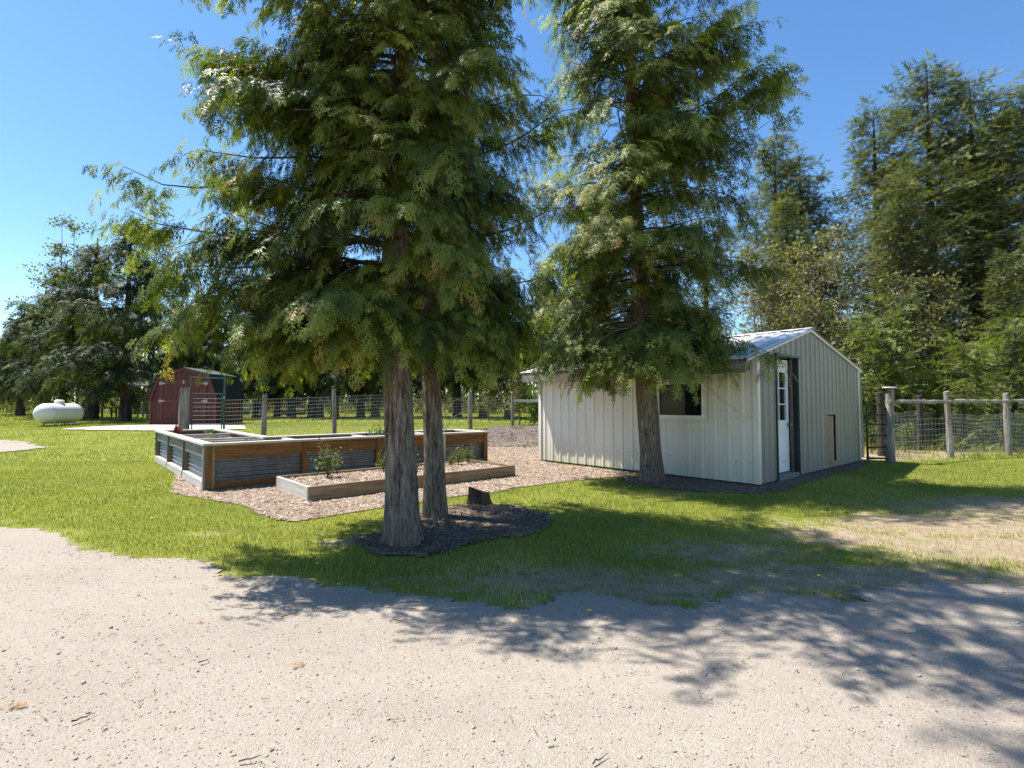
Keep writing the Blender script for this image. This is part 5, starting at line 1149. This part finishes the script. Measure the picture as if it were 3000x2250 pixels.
for (x, y, a, L, lb) in [(-.95, 1.83, .1, .085, 'straight dark twig on the gravel at the bottom left of centre'), (-.52, 1.80, -.9, .10, 'forked dark twig at the bottom edge left of centre'), (-1.72, 2.05, .7, .09, 'dark diagonal twig near the orange sprig'), (-1.5, 2.5, .8, .06, 'short dark twig pointing to the lawn on the left gravel'), (-1.35, 3.05, .3, .14, 'thin curved twig on the gravel near the lawn edge'), (.28, 1.82, .9, .09, 'thin twig at the bottom edge right of centre'), (-.70, 2.98, .15, .12, 'thin twig left of the tree shadow edge'), (-2.0, 3.7, .2, .16, 'long thin twig along the left lawn edge')]:
    m = MB(); m.tube(twig_path(x, y, a, L, rt), np.linspace(.0035, .0015, 6), 5); tw = m.build('twig', 'branch_bark', None); tag(tw, lb, 'twig')
m = MB()
for i in range(190):
    y = rt.uniform(1.5, 4.6); x = rt.uniform(-1.05, 1.05) * y * 1.05
    if not inside(DRIVE, np.array([x]), np.array([y]))[0]: continue
    m.tube(twig_path(x, y, rt.uniform(0, 6.28), rt.uniform(.015, .06), rt), np.linspace(.0016, .0008, 6), 3, False)
o = m.build('twig_litter', 'branch_bark', None, kind='stuff'); tag(o, 'fine dark twig litter strewn over the gravel drive', 'twigs')
for (x, y, lb) in [(.46, 3.10, 'yellow dandelion in the shade on the drive edge right of centre'), (3.75, 5.0, 'yellow dandelion in dry grass at the right, nearest the shed shadow'), (2.2, 3.72, 'yellow dandelion at the edge of the gravel shadow on the right'), (-1.5, 4.0, 'yellow dandelion in the sunlit lawn edge left of the thick trunk'), (-3.9, 5.6, 'yellow dandelion in the sunlit lawn on the left')]:
    dn = empty('dandelion', (x, y, 0), 0, lb, 'flower'); dn.scale = (.8, .8, .62); MB().lathe([(0, .052), (.010, .051), (.017, .046), (.013, .040), (0, .038)], 12).build('flower_head', 'yellow_petal', dn)
    MB().tube([(0, 0, -.01), (.002, .001, .039)], .0022, 5).build('stalk', 'grass_blade', dn)

# ---------------------------------------------------------------- pebbles, chips, clods
OCT = (np.array([(1, 0, 0), (-1, 0, 0), (0, 1, 0), (0, -1, 0), (0, 0, 1), (0, 0, -1)], float), np.array([(0, 2, 4), (2, 1, 4), (1, 3, 4), (3, 0, 4), (2, 0, 5), (1, 2, 5), (3, 1, 5), (0, 3, 5)]))
SLV = (np.array([(-1, -1, 0), (1, -.8, 0), (1, .8, .4), (-1, 1, .3), (0, 0, 1.)], float), np.array([(0, 1, 4), (1, 2, 4), (2, 3, 4), (3, 0, 4)]))
def scatter(name, tpl, x, y, z, sx, sy, sz, tint, mat, r, tilt=.25, parent=None, label=None, cat=None):
    n = len(x); a = r.uniform(0, 2 * PI, n); X = np.stack([np.cos(a), np.sin(a), r.normal(0, tilt, n)], -1); Z = nrm(np.stack([r.normal(0, tilt, n), r.normal(0, tilt, n), np.ones(n)], -1)); Y = np.cross(Z, nrm(X))
    V, Fc, T = bulk(name, tpl[0], tpl[1], np.stack([x, y, z], -1), nrm(X) * sx[:, None], Y * sy[:, None], Z * sz[:, None], tint)
    o = link(name, raw_mesh(name, V, Fc, T), mat, parent, 'stuff')
    if label: tag(o, label, cat)
    return o
rp = np.random.default_rng(13)
def drive_pts(n, ymin, ymax):
    y = ymin + (ymax - ymin) * rp.uniform(0, 1, n) ** 1.25; x = rp.uniform(-1.12, 1.12, n) * (y + .4); k = inside(DRIVE, *wob(x, y, .2)); return x[k], y[k]
x, y = drive_pts(22000, 1.3, 4.6); n = len(x); s_ = np.exp(rp.normal(math.log(.0036), .42, n)); s_ = np.minimum(s_, .011)
scatter('gravel_stones', OCT, x, y, s_ * .12 + .012 * (fbm(x * 3, y * 3, 21) - .5), s_, s_ * rp.uniform(.6, 1., n), s_ * rp.uniform(.45, .8, n), rp.beta(2.2, 2.2, n), 'pebble', rp, .25, None, 'loose crushed stone scattered over the pale driveway', 'gravel')
x, y = drive_pts(110, 1.5, 6.); n = len(x); s_ = rp.uniform(.009, .017, n)
scatter('larger_stones', OCT, x, y, s_ * .2 + .012 * (fbm(x * 3, y * 3, 21) - .5), s_, s_ * .75, s_ * .55, rp.uniform(.2, 1, n), 'pebble', rp, .3, None, 'sparse larger stones lying on the driveway', 'stones')
def poly_pts(poly, n, amp=.07, avoid=()):
    P = np.array(poly); x = rp.uniform(P[:, 0].min(), P[:, 0].max(), n); y = rp.uniform(P[:, 1].min(), P[:, 1].max(), n); k = inside(poly, *wob(x, y, amp))
    for a in avoid: k &= ~inside(a, x, y)
    return x[k], y[k]
x, y = poly_pts(MULCH, 42000, .07, (BEDF, PLTF, FOOT)); n = len(x); L = rp.uniform(.010, .030, n)
scatter('mulch_chips', SLV, x, y, gz(x, y) + .004, L, L * rp.uniform(.2, .45, n), L * rp.uniform(.15, .5, n), rp.beta(2, 1.8, n), 'chip', rp, .3, None, 'tan wood chip mulch around the garden beds', 'mulch')
x = rp.uniform(.05, 3.53, 7000); y = rp.uniform(.05, 1.28, 7000); n = 7000; L = rp.uniform(.010, .026, n)
scatter('mulch_chips', SLV, x, y, .138 + rp.uniform(0, .018, n), L, L * rp.uniform(.2, .45, n), L * .35, rp.beta(2, 1.6, n), 'chip', rp, .3, plt_)
n = 2500; x = rp.uniform(.1, 1.1, n); y = rp.uniform(1.1, 5., n); L = rp.uniform(.010, .026, n)
scatter('mulch_chips', SLV, x, y, .55 + rp.uniform(0, .03, n), L, L * rp.uniform(.2, .45, n), L * .35, rp.beta(2, 1.6, n), 'chip', rp, .3, bed)
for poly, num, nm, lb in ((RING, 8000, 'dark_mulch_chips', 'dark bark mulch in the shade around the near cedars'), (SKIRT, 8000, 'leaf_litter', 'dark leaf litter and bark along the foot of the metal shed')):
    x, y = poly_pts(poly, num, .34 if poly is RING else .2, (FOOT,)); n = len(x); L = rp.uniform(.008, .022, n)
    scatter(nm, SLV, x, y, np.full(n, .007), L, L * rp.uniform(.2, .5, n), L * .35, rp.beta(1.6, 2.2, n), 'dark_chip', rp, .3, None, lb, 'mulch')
x, y = poly_pts(SOIL, 9000, .08, (FOOT,)); n = len(x); s_ = np.exp(rp.normal(math.log(.022), .4, n))
scatter('soil_clods', OCT, x, y, gz(x, y) + .012, s_, s_, s_ * .6, rp.uniform(0, 1, n), 'clod', rp, .3, None, 'brown clods of turned soil in the garden plot', 'soil')

# ---------------------------------------------------------------- the lawn's grass
BL3 = (np.array([(-.5, 0, 0), (.5, 0, 0), (-.36, .28, .55), (.36, .28, .55), (0, .75, 1.)], float), np.array([(0, 1, 3), (0, 3, 2), (2, 3, 4)]))
BL1 = (np.array([(-.5, 0, 0), (.5, 0, 0), (0, .5, 1.)], float), np.array([(0, 1, 2)]))
rg = np.random.default_rng(17)
def lawn_prob(x, y):
    p = np.ones(len(x)); b = bare_f(x, y) + .55 * (fbm(x * 3.1, y * 3.1, 41) - .5) + .2 * (vnoise(x * 12, y * 12, 44) - .5)
    p = p * (1 - .86 * ss(.22, .72, b))
    for poly, amp in ((MULCH, .07), (SOIL, .08), (PATH, 0), (PATCH, .12)): p[inside(poly, *wob(x, y, amp))] = 0
    p = p * np.maximum(soft_edge(RING, x, y, .24, .16) ** 1.3, .04); p[inside(SKIRT, *wob(x, y, .12))] *= .06
    e = drive_edge(x, y); sparse = ss(.60, .78, fbm(x * 2.2, y * 2.2, 47)) * ss(.5, 1.6, x + .6) * ss(2.6, 3.6, y) * .10
    rag = np.where((e > 0) & (e < 1), (.12 + .8 * e) * (.35 + .65 * (vnoise(x * 9, y * 9, 95) > .42)), e); p = np.maximum(p * rag, sparse)
    for poly in (FOOT, BEDF, PLTF): p[inside(poly, x, y)] = 0
    return p
def grass(name, n, y0, y1, h, w, tpl, label, pw=1.0, hw=1.12):
    y = y0 + (y1 - y0) * rg.uniform(0, 1, n) ** pw; x = rg.uniform(-hw, hw, n) * (y + .6); k = rg.uniform(0, 1, n) < lawn_prob(x, y); x = x[k]; y = y[k]; n = len(x)
    a = rg.uniform(0, 2 * PI, n); lushness = fbm(x * 1.3, y * 1.3, 61); dry = fbm(x * .9 + 7, y * .9, 63)
    hh = h * np.exp(rg.normal(0, .28, n)) * (.65 + .7 * lushness); ww = w * rg.uniform(.7, 1.3, n); fl = rg.uniform(.1, .9, n)
    X = np.stack([np.cos(a), np.sin(a), np.zeros(n)], -1) * ww[:, None]; Y = np.stack([-np.sin(a), np.cos(a), np.zeros(n)], -1) * (hh * fl)[:, None]; Z = np.zeros((n, 3)); Z[:, 2] = hh
    t = np.clip(.46 + .6 * (lushness - .5) + rg.normal(0, .16, n) + .35 * bare_f(x, y) + 1.1 * np.maximum(0, dry - .54), 0, .96); t = np.where(rg.uniform(0, 1, n) < .035 + .25 * bare_f(x, y), 1.0, t)
    V, Fc, T = bulk(name, tpl[0], tpl[1], np.stack([x, y, gz(x, y) - .012], -1), X, Y, Z, t)
    o = link(name, raw_mesh(name, V, Fc, T), 'grass_blade', None, 'stuff'); return tag(o, label, 'grass')
grass('lawn_grass', 150000, 3.0, 6.2, .026, .0042, BL3, 'mown green grass of the near lawn under the cedars', 1.0)
grass('lawn_grass', 190000, 6.2, 11.5, .029, .0062, BL1, 'mown sunlit grass around the garden beds and shed')
grass('lawn_grass', 170000, 11.5, 24, .042, .012, BL1, 'mown grass of the far lawn around tank and red shed', .9)
grass('lawn_grass', 70000, 24, 44, .08, .03, BL1, 'distant lawn grass below the row of cedars', .9)
n = 9000; x = rg.uniform(8., 20, n); y = rg.uniform(11.2, 17, n); k = (y > 10.6 + .28 * (x - 8)) & (fbm(x * 1.2, y * 1.2, 71) > .5) & ~inside(FOOT, x, y); x = x[k]; y = y[k]; n = len(x); a = rg.uniform(0, 6.28, n); hh = rg.uniform(.10, .34, n)
X = np.stack([np.cos(a), np.sin(a), np.zeros(n)], -1) * .008; Y = np.stack([-np.sin(a), np.cos(a), np.zeros(n)], -1) * (hh * rg.uniform(.2, .9, n))[:, None]; Z = np.zeros((n, 3)); Z[:, 2] = hh
V, Fc, T = bulk('tall_grass', BL3[0], BL3[1], np.stack([x, y, np.zeros(n) - .01], -1), X, Y, Z, np.clip(rg.normal(.62, .2, n), 0, 1)); o = link('tall_grass', raw_mesh('tall_grass', V, Fc, T), 'grass_blade', None, 'stuff'); tag(o, 'rough unmown grass along the rail fence', 'grass')
for o in bpy.data.objects:
    if '_placed' in o: del o['_placed']
